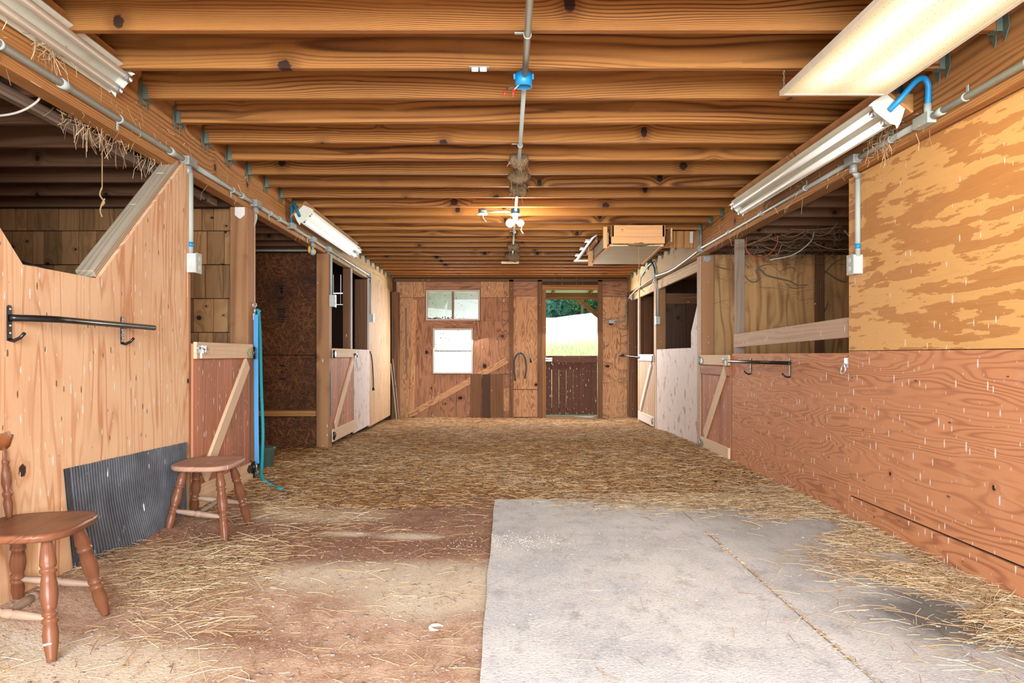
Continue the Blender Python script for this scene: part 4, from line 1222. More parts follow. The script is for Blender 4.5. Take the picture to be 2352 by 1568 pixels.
# ---- turned wooden chairs
LEGP = [(0, .016), (.06, .019), (.14, .024), (.23, .028), (.255, .022), (.27, .028), (.29, .028), (.305, .021), (.38, .026), (.47, .029), (.55, .025),
        (.60, .018), (.615, .025), (.635, .025), (.65, .018), (.665, .026), (.69, .026), (.705, .021), (.78, .026), (.87, .023), (.97, .016), (1, .015)]
STRP = [(0, .009), (.1, .012), (.3, .016), (.42, .017), (.44, .013), (.46, .018), (.54, .018), (.56, .013), (.58, .017), (.7, .016), (.9, .012), (1, .009)]
SPIP = [(0, .010), (.1, .013), (.22, .016), (.3, .012), (.33, .017), (.36, .017), (.39, .011), (.5, .018), (.62, .019), (.74, .012), (.77, .016), (.8, .016), (.83, .011), (.92, .013), (1, .009)]
def chair(loc, ang, feet_z, label, back, seat_w, seat_d, seat_z=0.432, seat_mat='chair_wood'):
    M = Matrix.Translation(V(loc)) @ Matrix.Rotation(ang, 4, 'Z')
    c = root('wooden_chair', loc, label, 'chair', M=M)
    P = lambda x, y, z: M @ V((x, y, z))
    # saddle seat: rounded outline, front wider than back
    mb = MB(); n = 44
    def outline(t, k):
        ct, st = math.cos(t), math.sin(t)
        x_ = abs(ct) ** 0.62 * (1 if ct > 0 else -1) * seat_d / 2
        y_ = abs(st) ** 0.66 * (1 if st > 0 else -1) * seat_w / 2 * (0.93 + 0.09 * (x_ / (seat_d / 2)))
        return x_ * k, y_ * k
    def scoop(x_, y_, k):
        hollow = 0.012 * (1 - k * k)
        return -hollow * (1 if x_ < seat_d * 0.3 else 0.6) + 0.004 * math.exp(-(y_ / 0.05) ** 2) * (1 if x_ > 0 else 0)
    rings = []
    lay = [(0.35, 0), (0.65, 0), (0.88, 0), (0.965, -0.001), (0.995, -0.006), (1.0, -0.014), (0.995, -0.024), (0.97, -0.030), (0.9, -0.032)]
    for (k, dz) in lay:
        ring = []
        for q in range(n):
            x_, y_ = outline(2 * PI * q / n, k)
            top = scoop(x_, y_, min(k, 1)) if dz > -0.01 else 0
            ring.append(P(x_, y_, seat_z + dz + top))
        rings.append(mb.addv(ring))
    ct = mb.addv([P(0, 0, seat_z - 0.012)]); cb = mb.addv([P(0, 0, seat_z - 0.032)])
    for q in range(n):
        mb.face((ct, rings[0] + q, rings[0] + (q + 1) % n), True)
        mb.face((cb, rings[-1] + (q + 1) % n, rings[-1] + q), True)
        for a in range(len(lay) - 1):
            mb.face((rings[a] + q, rings[a + 1] + q, rings[a + 1] + (q + 1) % n, rings[a] + (q + 1) % n), True)
    mb.build('seat', seat_mat, c, basis(M.to_3x3() @ V((0, 1, 0)), M.to_3x3() @ V((-1, 0, 0)), P(0, 0, seat_z)))
    tops = [(0.10, -0.115), (0.10, 0.115), (-0.10, -0.105), (-0.10, 0.105)]
    foot = [(0.165, -0.225), (0.165, 0.225), (-0.155, -0.205), (-0.155, 0.205)]
    legs = []
    for (tx, ty), (fx, fy), fz in zip(tops, foot, feet_z):
        a, b = P(tx, ty, seat_z - 0.028), P(fx, fy, 0.0); b.z = fz
        legs.append((a, b))
        MB().lathe(a, b, LEGP, 14).build('leg', 'chair_wood', c, basis(b - a, (0.3, 1, 0.2), (a + b) / 2))
    on = lambda k, t: legs[k][0].lerp(legs[k][1], t)
    mids = []
    for (f, r) in ((0, 2), (1, 3)):
        a, b = on(f, 0.66), on(r, 0.66); mids.append((a + b) / 2)
        MB().lathe(a, b, STRP, 10).build('stretcher', 'chair_dusty', c, basis(b - a, (0, 0.2, 1), (a + b) / 2))
    MB().lathe(mids[0], mids[1], STRP, 10).build('stretcher', 'chair_dusty', c, basis(mids[1] - mids[0], (0.2, 0, 1), (mids[0] + mids[1]) / 2))
    if back:
        bz0, bz1 = seat_z - 0.012, 0.70
        for q in range(3):
            yy = -0.125 + 0.125 * q
            a, b = P(-seat_d / 2 + 0.045, yy * 0.95, bz0), P(-seat_d / 2 + 0.018, yy * 1.02, bz1)
            MB().lathe(a, b, SPIP, 12).build('spindle', 'chair_wood', c, basis(b - a, (1, 0, 0), (a + b) / 2))
        # crest rail, curved, with a rounded end
        mb = MB(); nn = 22
        up, lo = [], []
        rows = []
        for q in range(nn + 1):
            t = -1 + 2 * q / nn
            yy = 0.172 * t
            bow = -0.012 + 0.018 * t * t
            end = max(0.12, math.sqrt(max(0.0, 1 - max(0.0, (abs(t) - 0.78) / 0.22) ** 2)))
            zt, zb = 0.738 + 0.046 * end, 0.738 - 0.052 * end
            if end < 0.02: zt, zb = 0.74, 0.725
            xb = -seat_d / 2 + 0.015 + bow
            rows.append(mb.addv([P(xb - 0.009, yy, zb), P(xb + 0.011, yy, zb), P(xb + 0.013, yy, (zb + zt) / 2), P(xb + 0.006, yy, zt), P(xb - 0.006, yy, zt), P(xb - 0.011, yy, (zb + zt) / 2)]))
        for q in range(nn):
            for j in range(6):
                mb.face((rows[q] + j, rows[q] + (j + 1) % 6, rows[q + 1] + (j + 1) % 6, rows[q + 1] + j), True)
        mb.face([rows[0] + j for j in reversed(range(6))]); mb.face([rows[-1] + j for j in range(6)])
        mb.build('crest_rail', 'chair_crest', c, basis(M.to_3x3() @ V((0, 1, 0)), (0, 0, 1), P(-seat_d / 2, 0, 0.735)))
    return c
chair((-1.75, 2.672, 0), math.radians(8), (0.0, 0.0, 0.06, 0.06), 'reddish brown wooden chair with turned spindles and a crest rail', True, 0.44, 0.37)
chair((-1.745, 4.235, 0), math.radians(4), (0.005, 0.01, 0.06, 0.07), 'backless wooden chair of turned legs in front of the ribbed black rubber', False, 0.50, 0.36, 0.43, 'chair_seat_dusty')

# ---- ribbed rubber sheet fixed low on the left wall
mb = MB()
nu, nz = 330, 9
rows = []
def edge(u): return 0.553 - 0.03 * (u - 3.147) / 1.22
for j in range(nz + 1):
    t = j / nz
    row = []
    for i in range(nu + 1):
        s = i / nu
        u = 3.147 + 1.225 * s
        lowu = 3.22 + 1.15 * s
        uu = u * (1 - t) + lowu * t
        zlow = zf(-1.9, uu) - 0.02
        z = edge(u) * (1 - t) + zlow * t
        rib = 0.0055 * (1 if (i % 6) < 3 else 0) if i > 12 else (0.004 if i < 4 else 0)
        bulge = 0.055 * (t ** 2.2) * math.sin(PI * min(1, s * 1.15)) ** 1.2 if s * 1.15 < 1 else 0
        row.append(L(0.005 + rib + bulge + 0.006 * mnoise.noise(V((s * 5, t * 3, 0))) * t, uu, z + (0.004 * mnoise.noise(V((s * 60, 0, 0))) if j == 0 else 0)))
    rows.append(mb.addv(row))
for j in range(nz):
    for i in range(nu):
        mb.face((rows[j] + i, rows[j + 1] + i, rows[j + 1] + i + 1, rows[j] + i + 1))
# thickness: back sheet
rows2 = [mb.addv([mb.v[rows[j] + i] - V((0.006, 0, 0)) for i in range(0, nu + 1, 30)]) for j in range(nz + 1)]
m_ = nu // 30
for j in range(nz):
    for i in range(m_):
        mb.face((rows2[j] + i, rows2[j] + i + 1, rows2[j + 1] + i + 1, rows2[j + 1] + i))
rb = mb.build('rubber_sheet', 'ribbed_rubber')
tag(rb, 'black ribbed rubber sheet on the left plywood wall behind the chairs', 'rubber sheet')

# ---- black blanket bars
def blanket_bar(side, ua, ub, uend, ubend, z, ztop, zbot, label, n0):
    fn, e = (L, EL) if side < 0 else (R, ER)
    sg = 1 if side < 0 else -1
    d = 0.105
    r_ = root('blanket_bar', fn(n0, ua, zbot), label, 'blanket bar', 'black blanket bars')
    if side < 0:
        path = [fn(n0 + 0.004, ua, z)] + spline([fn(n0 + sg * 0.02, ua + 0.01, z), fn(n0 + sg * 0.07, ua + 0.06, z), fn(n0 + sg * d, ua + 0.13, z), fn(n0 + sg * d, ua + 0.22, z)], 5) + [fn(n0 + sg * d, uend, z - 0.003)]
    else:
        path = [fn(n0 + sg * d, uend, z), fn(n0 + sg * d, ua, z), fn(n0 + sg * d, ubend, z)]
    MB().tube(path, 0.0135, 12).build('bar', 'black_metal', r_)
    for u in (ua, ub):
        mb = MB()
        M = basis(e, EZ, fn(n0, u, 0))        # normal +x
        w = 0.012
        top, bot = ztop, zbot
        pts = [(-w, bot), (w, bot), (w, top - 0.008), (w * 0.5, top), (-w * 0.5, top), (-w, top - 0.008)]
        mb.prism(pts, M, 0, sg * 0.005) if sg > 0 else mb.prism(pts, M, -0.005, 0)
        hk = [fn(n0 + sg * 0.004, u, bot + 0.004), fn(n0 + sg * 0.02, u, bot), fn(n0 + sg * 0.045, u, bot + 0.012), fn(n0 + sg * 0.062, u, bot + 0.03)]
        mb.tube(hk, 0.007, 8)
        if u == ub or side > 0:
            mb.tube([fn(n0, u, z - 0.004), fn(n0 + sg * d, u, z)], 0.008, 8)
        mb.build('bracket', 'black_metal', r_)
        for zz in (top - 0.015, (top + bot) / 2 - 0.01, bot + 0.03):
            sc = MB(); sc.ball(fn(n0 + sg * 0.006, u, zz), 0.0055, nu=8, nv=6)
            sc.build('screw', 'bright_steel', r_)
blanket_bar(-1, 2.80, 3.637, 3.76, 0, 1.194, 1.243, 1.105, 'black metal blanket bar with hooks on the peach plywood, left', 0.0)
blanket_bar(1, 6.47, 5.56, 6.77, 5.29, 0.99, 1.02, 0.878, 'black metal blanket bar on the pinkish half wall under the rail', 0.055)

# ---- tie ring
t = root('tie_ring', R(0.055, 4.63, 1.0), 'steel tie ring on a plate at the seam of the pinkish plywood', 'tie ring')
mb = MB(); M = basis(ER, EZ, R(0.055, 4.625, 1.0))
mb.prism(rect(-0.022, -0.03, 0.022, 0.03), M, -0.006, 0)
mb.build('plate', 'bright_steel', t)
mb = MB(); mb.tube([R(0.049, 4.625, 0.99) + V((0.0, 0, 0)) + V((-0.008 - 0.03 * 0.2 * (1 - math.cos(a)), 0.028 * math.sin(a), -0.03 + 0.032 * math.cos(a))) for a in [2 * PI * k / 18 for k in range(19)]], 0.005, 8)
mb.build('ring', 'bright_steel', t)

# ================================================================ LIGHT FIXTURES
def strip_light(p_near, length, e, nrm, label, tube_mat, near_plate, wall_x, brown):
    """eight foot twin tube strip: p_near = centre between the tubes at the end nearer the viewpoint"""
    e = V(e).normalized(); nrm = V(nrm).normalized()
    side = e.cross(nrm).normalized(); nrm = side.cross(e).normalized()
    M = Matrix((side, e, nrm)).transposed().to_4x4(); M.translation = V(p_near)
    f = root('strip_light', p_near, label, 'strip light', 'fluorescent strip lights on the girders', M=M)
    ln = length
    mb = MB()   # folded channel: flat pan with sloping reflector wings
    pts = [(-0.075, -0.028), (-0.03, -0.045), (-0.03, -0.075), (0.03, -0.075), (0.03, -0.045), (0.075, -0.028), (0.078, -0.034), (0.036, -0.052), (0.036, -0.082), (-0.036, -0.082), (-0.036, -0.052), (-0.078, -0.034)]
    Mc = M @ basis((1, 0, 0), (0, 0, 1), (0, 0, 0))     # local x=side, y=nrm, z=-e
    mb.prism(pts, Mc, -ln - 0.0, 0.0)
    mb.build('channel', 'fixture_white', f)
    MB().box((0, ln / 2, -0.046), (0.06, ln - 0.01, 0.006), M).build('ballast_cover', 'fixture_white', f)
    for sx in (-0.036, 0.036):
        P0, P1 = M @ V((sx, 0.06, 0)), M @ V((sx, ln - 0.06, 0))
        MB().tube([P0, P1], 0.019, 14).build('tube', tube_mat, f)
        for yy in (0.03, ln - 0.03):
            mb = MB().tube([M @ V((sx, yy - 0.022 * (1 if yy < 1 else -1), 0)), M @ V((sx, yy + 0.03 * (1 if yy < 1 else -1), 0))], 0.0205, 14)
            mb.box((sx, yy - 0.018 * (1 if yy < 1 else -1), -0.018), (0.03, 0.014, 0.05), M)
            mb.build('tube_holder', 'bright_steel', f)
    for yy in (0.001, ln - 0.001):
        pl = [(-0.092, 0.016), (-0.075, 0.006), (-0.05, 0.018), (0.05, 0.018), (0.075, 0.006), (0.092, 0.016), (0.086, -0.02), (0.06, -0.088), (-0.06, -0.088), (-0.086, -0.02)]
        mb = MB(); mb.prism(pl if yy < 1 and near_plate else [(p[0] * 0.8, p[1] * 0.8 - 0.008) for p in pl], M @ Matrix.Translation(V((0, yy, 0))) @ basis((1, 0, 0), (0, 0, 1), (0, 0, 0)), -0.003, 0.003)
        mb.build('end_plate', 'fixture_white', f)
    # brown backing board, and blocks holding it to the girder
    MB().box((0.0, ln / 2, -0.092), (0.2, ln + 0.02, 0.012), M).build('backing_board', brown, f)
    for yy in (0.15, ln / 2, ln - 0.15):
        c = M @ V((0, yy, -0.10))
        xw = wall_x(c.y)
        a = V((xw, c.y, c.z + 0.03)); b = V((c.x, c.y, c.z + 0.03))
        board_ab('mounting_block', b, a, (0, 0, 1), 0.09, 0.05, brown, f)
    return f, M
beamL = lambda y: XL - SL * y - 0.021
beamR = lambda y: XR + SR * y + 0.001
strip_light((-1.845, 1.12, 2.372), 2.42, EL, (0.76, 0, -0.65), 'dusty unlit twin tube strip light on the nearest left girder', 'tube_glass', True, beamL, 'beam_pine')
strip_light((-1.81, 6.52, 2.298), 2.42, EL, (0.72, 0, -0.70), 'twin tube strip light with dull blue whip over the open bay', 'lit_tube', True, beamL, 'beam_pine')
strip_light((1.90, 3.63, 2.256), 2.40, ER, (-0.62, 0, -0.78), 'twin tube strip light with bright blue whip on the right girder', 'tube_glass', True, beamR, 'beam_pine')

# hanging lit panel light
t = root('panel_light', (1.58, 2.88, 2.31), 'lit panel light with yellowed ribbed diffuser hung under the joists, right', 'ceiling light')
Mp = Matrix.Translation(V((1.58, 2.88, 2.31)))
hw, hl = 0.255, 0.62
mb = MB().box((0, 0, 0), (2 * hw - 0.02, 2 * hl - 0.02, 0.004), Mp); mb.build('diffuser', 'lit_diffuser', t, Mp)
for c, sz in (((-hw + 0.006, 0, 0.006), (0.018, 2 * hl, 0.022)), ((hw - 0.006, 0, 0.006), (0.018, 2 * hl, 0.022)), ((0, hl - 0.006, 0.006), (2 * hw - 0.03, 0.018, 0.022)), ((0, -hl + 0.006, 0.006), (2 * hw - 0.03, 0.018, 0.022))):
    MB().box(c, sz, Mp).build('frame', 'fixture_white', t)
MB().prism([(-0.225, 0.017), (-0.12, 0.09), (0.12, 0.09), (0.225, 0.017)], Mp @ basis((1, 0, 0), (0, 0, 1), (0, 0, 0)), -hl + 0.02, hl - 0.02).build('housing', 'fixture_white', t)
pl = bpy.data.lights.new('panel_glow', 'AREA'); pl.shape = 'RECTANGLE'; pl.size = 0.46; pl.size_y = 1.2; pl.energy = 6; pl.color = (1.0, 0.82, 0.5)
o = bpy.data.objects.new('panel_glow', pl); o.location = (1.58, 2.88, 2.30); COL.objects.link(o)
for sx in (-1, 1):
    for sy in (-1, 1):
        mb = MB()
        p0 = V((1.58 + sx * (hw - 0.012), 2.88 + sy * (hl - 0.02), 2.315))
        for q in range(6):
            mb.tube([p0 + V((0.004 * math.cos(a) * (1 if q % 2 else 0), 0.004 * math.cos(a) * (0 if q % 2 else 1), q * 0.017 + 0.010 * math.sin(a) + 0.01)) for a in [2 * PI * w / 8 for w in range(9)]], 0.0016, 5, caps=False)
        mb.build('chain', 'galv', t)

# bulb holder on the central conduit
t = root('bulb_lamp', (0.09, 6.83, 2.428), 'glowing pair of bulbs on a white porcelain holder under the joists', 'lamp')
c = V((0.085, 6.83, 2.428))
MB().tube([c, c - V((0, 0, 0.045))], 0.042, 10).build('box', 'blue_plastic_dull', t)
MB().lathe(c - V((0, 0, 0.045)), c - V((0, 0, 0.10)), [(0, 0.05), (0.15, 0.052), (0.25, 0.045), (0.4, 0.024), (1.0, 0.022)], 16).build('holder', 'white_plastic', t)
MB().tube([c - V((0, 0, 0.10)), c - V((0, 0, 0.125))], 0.016, 10).build('splitter', 'white_plastic', t)
for sx, r_ in ((-1, 0.038), (1, 0.032)):
    p = c + V((sx * 0.05, -0.01, -0.135))
    mb = MB(); mb.ball(p, r_, nu=14, nv=10); mb.build('bulb', 'lit_bulb', t)
    MB().tube([c - V((0, 0, 0.118)), p], 0.014, 8).build('socket', 'white_plastic', t)
MB().tube(spline([c + V((0.05, -0.01, -0.16)), c + V((0.07, -0.02, -0.15)), c + V((0.055, -0.03, -0.20)), c + V((0.075, -0.03, -0.235))], 6), 0.004, 6).build('pull_wire', 'cord_white', t)
bl = bpy.data.lights.new('bulb_glow', 'POINT'); bl.energy = 34; bl.color = (1.0, 0.84, 0.62); bl.shadow_soft_size = 0.06
o = bpy.data.objects.new('bulb_glow', bl); o.location = (0.085, 6.78, 2.19); COL.objects.link(o)

# ================================================================ CONDUITS
def strap_at(p, e, r, parent, nz):
    """pipe clip: half ring round the pipe with a tab"""
    e = V(e).normalized(); nz = V(nz).normalized(); s = e.cross(nz)
    mb = MB()
    mb.tube([V(p) - e * 0.008, V(p) + e * 0.008], r + 0.004, 12)
    mb.box((0, 0, 0), (0.016, 0.05, 0.004), basis(e, s, V(p) - nz * r * 0.6 + s * 0.03))
    return mb.build('pipe_clip', 'conduit_grey', parent)
def coupling(p, e, r, parent, mat='conduit_grey'):
    return MB().tube([V(p) - V(e) * 0.03, V(p) + V(e) * 0.03], r + 0.005, 12).build('coupling', mat, parent)
def tee(p, e, parent, down=True, sz=(0.12, 0.052, 0.06)):
    mb = MB().box((0, 0, 0), sz, basis(e, (0, 0, 1), p))
    mb.tube([V(p) - V(e) * 0.085, V(p) + V(e) * 0.085], 0.022, 10)
    if down: mb.tube([V(p) - V((0, 0, 0.02)), V(p) - V((0, 0, 0.075))], 0.022, 10)
    return mb.build('conduit_tee', 'box_cover', parent)
def outlet(name, c, e, nout, parent, sz=(0.07, 0.055, 0.115)):
    """box on the wall, cover with two sockets on the aisle side"""
    M = basis(e, EZ, c)         # z = e x z = +x
    sg = 1 if nout > 0 else -1
    b = MB().box((0, 0, 0), (sz[0], sz[2], sz[1]), M).build('outlet_box', 'box_grey', parent, M)
    MB().box((0, 0, sg * (sz[1] / 2 + 0.003)), (sz[0] + 0.008, sz[2] + 0.008, 0.006), M).build('cover', 'box_cover', b, M)
    mb = MB()
    for zz in (-0.026, 0.026):
        mb.prism([(0.017 * math.cos(a), zz + 0.017 * math.sin(a)) for a in [2 * PI * k / 12 for k in range(12)]], M, sg * (sz[1] / 2 + 0.006) if sg > 0 else -(sz[1] / 2 + 0.009), sg * (sz[1] / 2 + 0.009) if sg > 0 else -(sz[1] / 2 + 0.006))
    mb.build('socket_face', 'box_grey', b, M)
    return b
nL = 0.0
cl = root('conduit', L(nL, 0, 2.23), 'grey conduit with drops and outlet boxes along the left girder', 'conduit')
zc = lambda u: 2.235 - 0.0018 * u
MB().tube([L(nL, u, zc(u)) for u in (-1.5, 0, 2, 4.40)], 0.0165, 12).build('pipe', 'conduit_grey', cl)
MB().tube([L(nL, u, zc(u)) for u in (4.45, 5.0, 5.62)], 0.0155, 12).build('pipe', 'conduit_grey', cl)
MB().tube([L(nL, u, zc(u)) for u in (5.66, 6.2, 6.60)], 0.015, 12).build('pipe', 'conduit_grey', cl)
MB().tube([L(nL, u, zc(u)) for u in (6.62, 7.0, 7.34, 8.02)], 0.014, 12).build('pipe', 'conduit_grey', cl)
MB().tube([L(nL, u, zc(u)) for u in (8.04, 9.0, 10.56)], 0.013, 12).build('pipe', 'conduit_bright', cl)
for u in (2.75, 3.16, 3.62, 4.2, 5.15, 5.35, 6.0, 6.25, 7.2): coupling(L(nL, u, zc(u)), EL, 0.0165, cl) if u in (4.2, 5.35, 6.25, 3.16) else strap_at(L(nL, u, zc(u)), EL, 0.0165, cl, (1, 0, 0))
for u in (8.6, 9.5): strap_at(L(nL, u, zc(u)), EL, 0.013, cl, (1, 0, 0))
uT = 4.42
tee(L(nL, uT, zc(uT)), EL, cl)
MB().tube([L(0.014, uT, 2.16), L(0.014, uT, 1.66)], 0.0155, 12).build('pipe', 'conduit_grey', cl)
MB().tube([L(0.014, uT, 1.74), L(0.014, uT, 1.71)], 0.0162, 12).build('tape_band', 'blue_plastic', cl)
outlet('outlet_box', L(0.03, uT + 0.005, 1.61), EL, 1, cl)
tee(L(nL, 5.64, zc(5.64)), EL, cl)
MB().tube(spline([L(nL, 5.64, 2.15), L(nL, 5.64, 2.11), L(-0.01, 5.60, 2.05), L(-0.06, 5.55, 2.0)], 6), 0.012, 10).build('flexible_conduit', 'conduit_grey', cl)
tee(L(nL, 6.61, zc(6.61)), EL, cl, False)
pts = spline([L(nL, 6.61, 2.245), L(nL + 0.005, 6.60, 2.34), L(0.02, 6.57, 2.405), L(0.055, 6.53, 2.40), L(0.085, 6.50, 2.34), L(0.10, 6.525, 2.30)], 8)
MB().tube(pts, 0.0145, 12).build('flexible_conduit', 'blue_plastic_dull', cl)
tee(L(nL, 7.36, zc(7.36)), EL, cl)
mb = MB(); mb.ball(L(0.0, 7.37, 2.10), 0.034, nu=10, nv=8); mb.tube([L(0, 7.37, 2.16), L(0, 7.37, 2.10)], 0.012, 8); mb.build('sealed_joint', 'conduit_grey', cl)
mb = MB(); mb.ball(L(-0.018, 7.30, 2.115), 0.03, nu=10, nv=8, sq=(0.5, 0.6, 1.3), jit=0.3); mb.build('caulk_blob', 'yellow_plastic', cl)
tee(L(nL, 8.03, zc(8.03)), EL, cl)
MB().tube([L(0.034, 8.03, 2.17), L(0.034, 8.03, 1.70)], 0.0145, 12).build('pipe', 'conduit_grey', cl)
outlet('outlet_box', L(0.048, 8.04, 1.65), EL, 1, cl, (0.075, 0.055, 0.13))
mb = MB().box((0, 0, 0), (0.06, 0.06, 0.05), basis(EL, EZ, L(0.004, 10.575, zc(10.57))))
mb.tube([L(0.01, 10.58, 2.20), L(0.01, 10.58, 2.12)], 0.02, 10); mb.build('conduit_elbow', 'galv', cl)
MB().tube([L(0.014, 10.58, 2.14), L(0.014, 10.58, 1.64)], 0.0145, 12).build('pipe', 'conduit_grey', cl)
outlet('outlet_box', L(0.03, 10.59, 1.59), EL, 1, cl, (0.07, 0.055, 0.11))

nR = -0.017
cr = root('conduit', R(nR, 0, 2.226), 'conduit with a drop to a white outlet along the right girder', 'conduit')
zr = lambda u: 2.226
MB().tube([R(nR, u, 2.226) for u in (-1.5, 1.0, 3.55)], 0.0165, 12).build('pipe', 'conduit_grey', cr)
MB().tube([R(nR, u, 2.226) for u in (3.68, 4.0, 4.33)], 0.016, 12).build('pipe', 'conduit_grey', cr)
MB().tube([R(nR, u, 2.226 - 0.002 * (u - 4)) for u in (4.42, 5.5, 7.9)], 0.0135, 12).build('pipe', 'conduit_bright', cr)
MB().tube(spline([R(nR, 7.95, 2.21), R(nR, 8.6, 2.175), R(nR, 9.4, 2.15), R(nR, 10.35, 2.185)], 6), 0.0135, 12).build('pipe', 'conduit_bright', cr)
for u in (2.9, 3.3, 3.95, 5.1): strap_at(R(nR, u, 2.226), ER, 0.016, cr, (-1, 0, 0))
for u in (2.75, 3.5, 6.0, 6.9): coupling(R(nR, u, 2.224), ER, 0.0145, cr, 'conduit_bright' if u > 4 else 'conduit_grey')
mb = MB().box((0, 0, 0), (0.13, 0.055, 0.055), basis(ER, EZ, R(nR, 3.62, 2.222)))
mb.tube([R(nR, 3.60, 2.24), R(nR, 3.60, 2.30)], 0.018, 10); mb.build('conduit_tee', 'conduit_grey', cr)
pts = spline([R(nR, 3.60, 2.29), R(nR, 3.595, 2.35), R(nR - 0.005, 3.59, 2.395), R(-0.05, 3.58, 2.42), R(-0.10, 3.565, 2.395), R(-0.165, 3.585, 2.315), R(-0.197, 3.62, 2.275)], 8)
MB().tube(pts, 0.0145, 12).build('flexible_conduit', 'blue_plastic', cr)
tee(R(nR, 4.38, 2.226), ER, cr)
MB().tube([R(0.028, 4.42, 2.16), R(0.028, 4.42, 1.655)], 0.0155, 12).build('pipe', 'conduit_grey', cr)
MB().tube([R(nR, 4.38, 2.17), R(0.028, 4.42, 2.13)], 0.0155, 12).build('pipe_offset', 'conduit_grey', cr)
MB().tube([R(0.028, 4.42, 1.73), R(0.028, 4.42, 1.70)], 0.0162, 12).build('tape_band', 'blue_plastic', cr)
outlet('outlet_box', R(0.027, 4.45, 1.605), ER, -1, cr, (0.075, 0.056, 0.115))
mb = MB().box((0, 0, 0), (0.03, 0.40, 0.012), basis(ER, EZ, R(-0.006, 7.96, 2.40))); mb.box((0, 0, 0), (0.06, 0.06, 0.04), basis(ER, EZ, R(-0.015, 7.94, 2.215))); mb.build('splice_strap', 'galv', cr)
mb = MB().box((0, 0, 0), (0.06, 0.06, 0.05), basis(ER, EZ, R(nR, 10.42, 2.19))); mb.build('junction_box', 'box_cover', cr)
MB().tube([R(nR + 0.0, 10.45, 2.18), R(0.03, 10.46, 2.0), R(0.03, 10.46, 1.60)], 0.0145, 12).build('pipe', 'conduit_grey', cr)
outlet('outlet_box', R(0.03, 10.47, 1.55), ER, -1, cr, (0.07, 0.055, 0.11))
MB().tube(spline([R(nR, 10.5, 2.18), R(nR, 11.3, 2.16), R(nR, 12.2, 2.12), R(nR - 0.005, 12.88, 2.03)], 6), 0.009, 8).build('flexible_conduit', 'conduit_grey', cr)
MB().tube(spline([R(nR, 12.88, 2.03), R(-0.03, 12.96, 1.9), R(-0.035, 12.99, 1.72), R(-0.09, 13.0, 1.655), R(-0.24, 13.03, 1.65)], 6), 0.011, 8).build('flexible_conduit', 'galv', cr)
MB().box((1.905, 13.045, 1.65), (0.12, 0.045, 0.06)).build('outlet_box', 'galv', cr)

cm = root('conduit', (0.09, 0, 2.412), 'thin grey conduit down the middle of the ceiling joists', 'conduit')
MB().tube([(0.09, -1.5, 2.411), (0.09, 1.5, 2.411), (0.09, 3.5, 2.410)], 0.0145, 12).build('pipe', 'conduit_grey', cm)
MB().tube([(0.09, 3.6, 2.410), (0.09, 5.5, 2.410), (0.088, 6.79, 2.412)], 0.012, 12).build('pipe', 'conduit_grey', cm)
MB().tube([(0.085, 6.87, 2.412), (0.085, 10.1, 2.412)], 0.011, 12).build('pipe', 'conduit_grey', cm)
for y_ in (3.08, 4.7, 5.1, 8.0): strap_at((0.09, y_, 2.412), (0, 1, 0), 0.014, cm, (0, 0, -1))
MB().tube([(0.043, 6.83, 2.405), (-0.19, 6.83, 2.405)], 0.011, 10).build('pipe', 'conduit_bright', cm)
mb = MB().tube([(-0.225, 6.83, 2.428), (-0.225, 6.83, 2.385)], 0.04, 10); mb.build('junction_box', 'galv', cm)
MB().tube([(-0.225, 6.83, 2.385), (-0.225, 6.83, 2.376)], 0.05, 14).build('box_cover', 'white_plastic', cm)
MB().tube(spline([(-0.22, 6.83, 2.378), (-0.215, 6.82, 2.34), (-0.19, 6.82, 2.31)], 5), 0.003, 6).build('wire', 'cord_white', cm)
MB().tube(spline([(-0.235, 6.83, 2.378), (-0.24, 6.82, 2.34), (-0.21, 6.82, 2.315)], 5), 0.003, 6).build('wire', 'black_metal', cm)

# open blue junction box with loose wires
t = root('junction_box', (0.085, 3.545, 2.37), 'open blue round junction box with loose wires on the ceiling conduit', 'junction box')
c = V((0.085, 3.55, 2.428))
mb = MB(); n = 20
r0, r1, hgt = 0.042, 0.037, 0.062
A = mb.addv([c + V((r0 * math.cos(2 * PI * k / n), r0 * math.sin(2 * PI * k / n), 0)) for k in range(n)])
B = mb.addv([c + V((r0 * math.cos(2 * PI * k / n), r0 * math.sin(2 * PI * k / n), -hgt)) for k in range(n)])
Cc = mb.addv([c + V((r1 * math.cos(2 * PI * k / n), r1 * math.sin(2 * PI * k / n), -hgt)) for k in range(n)])
D = mb.addv([c + V((r1 * math.cos(2 * PI * k / n), r1 * math.sin(2 * PI * k / n), -0.006)) for k in range(n)])
for k in range(n):
    k2 = (k + 1) % n
    mb.face((A + k, B + k, B + k2, A + k2), True); mb.face((B + k, Cc + k, Cc + k2, B + k2)); mb.face((Cc + k, D + k, D + k2, Cc + k2), True)
mb.face([A + k for k in range(n)]); mb.face([D + k for k in reversed(range(n))])
mb.box(c + V((-0.035, 0, -0.012)), (0.03, 0.02, 0.02)); mb.box(c + V((0.035, 0, -0.012)), (0.03, 0.02, 0.02))
mb.build('shell', 'blue_plastic', t)
MB().tube(spline([c + V((0.0, 0, -0.03)), c + V((-0.04, -0.01, -0.062)), c + V((-0.075, -0.01, -0.07)), c + V((-0.088, -0.01, -0.085))], 5), 0.0028, 6).build('wire', 'black_metal', t)
MB().tube(spline([c + V((0.0, 0, -0.03)), c + V((-0.03, -0.02, -0.066)), c + V((-0.05, -0.02, -0.085))], 5), 0.0028, 6).build('wire', 'cord_white', t)
MB().tube([c + V((-0.088, -0.01, -0.083)), c + V((-0.098, -0.01, -0.112))], [0.007, 0.005], 8).build('wire_nut', 'red_plastic', t)
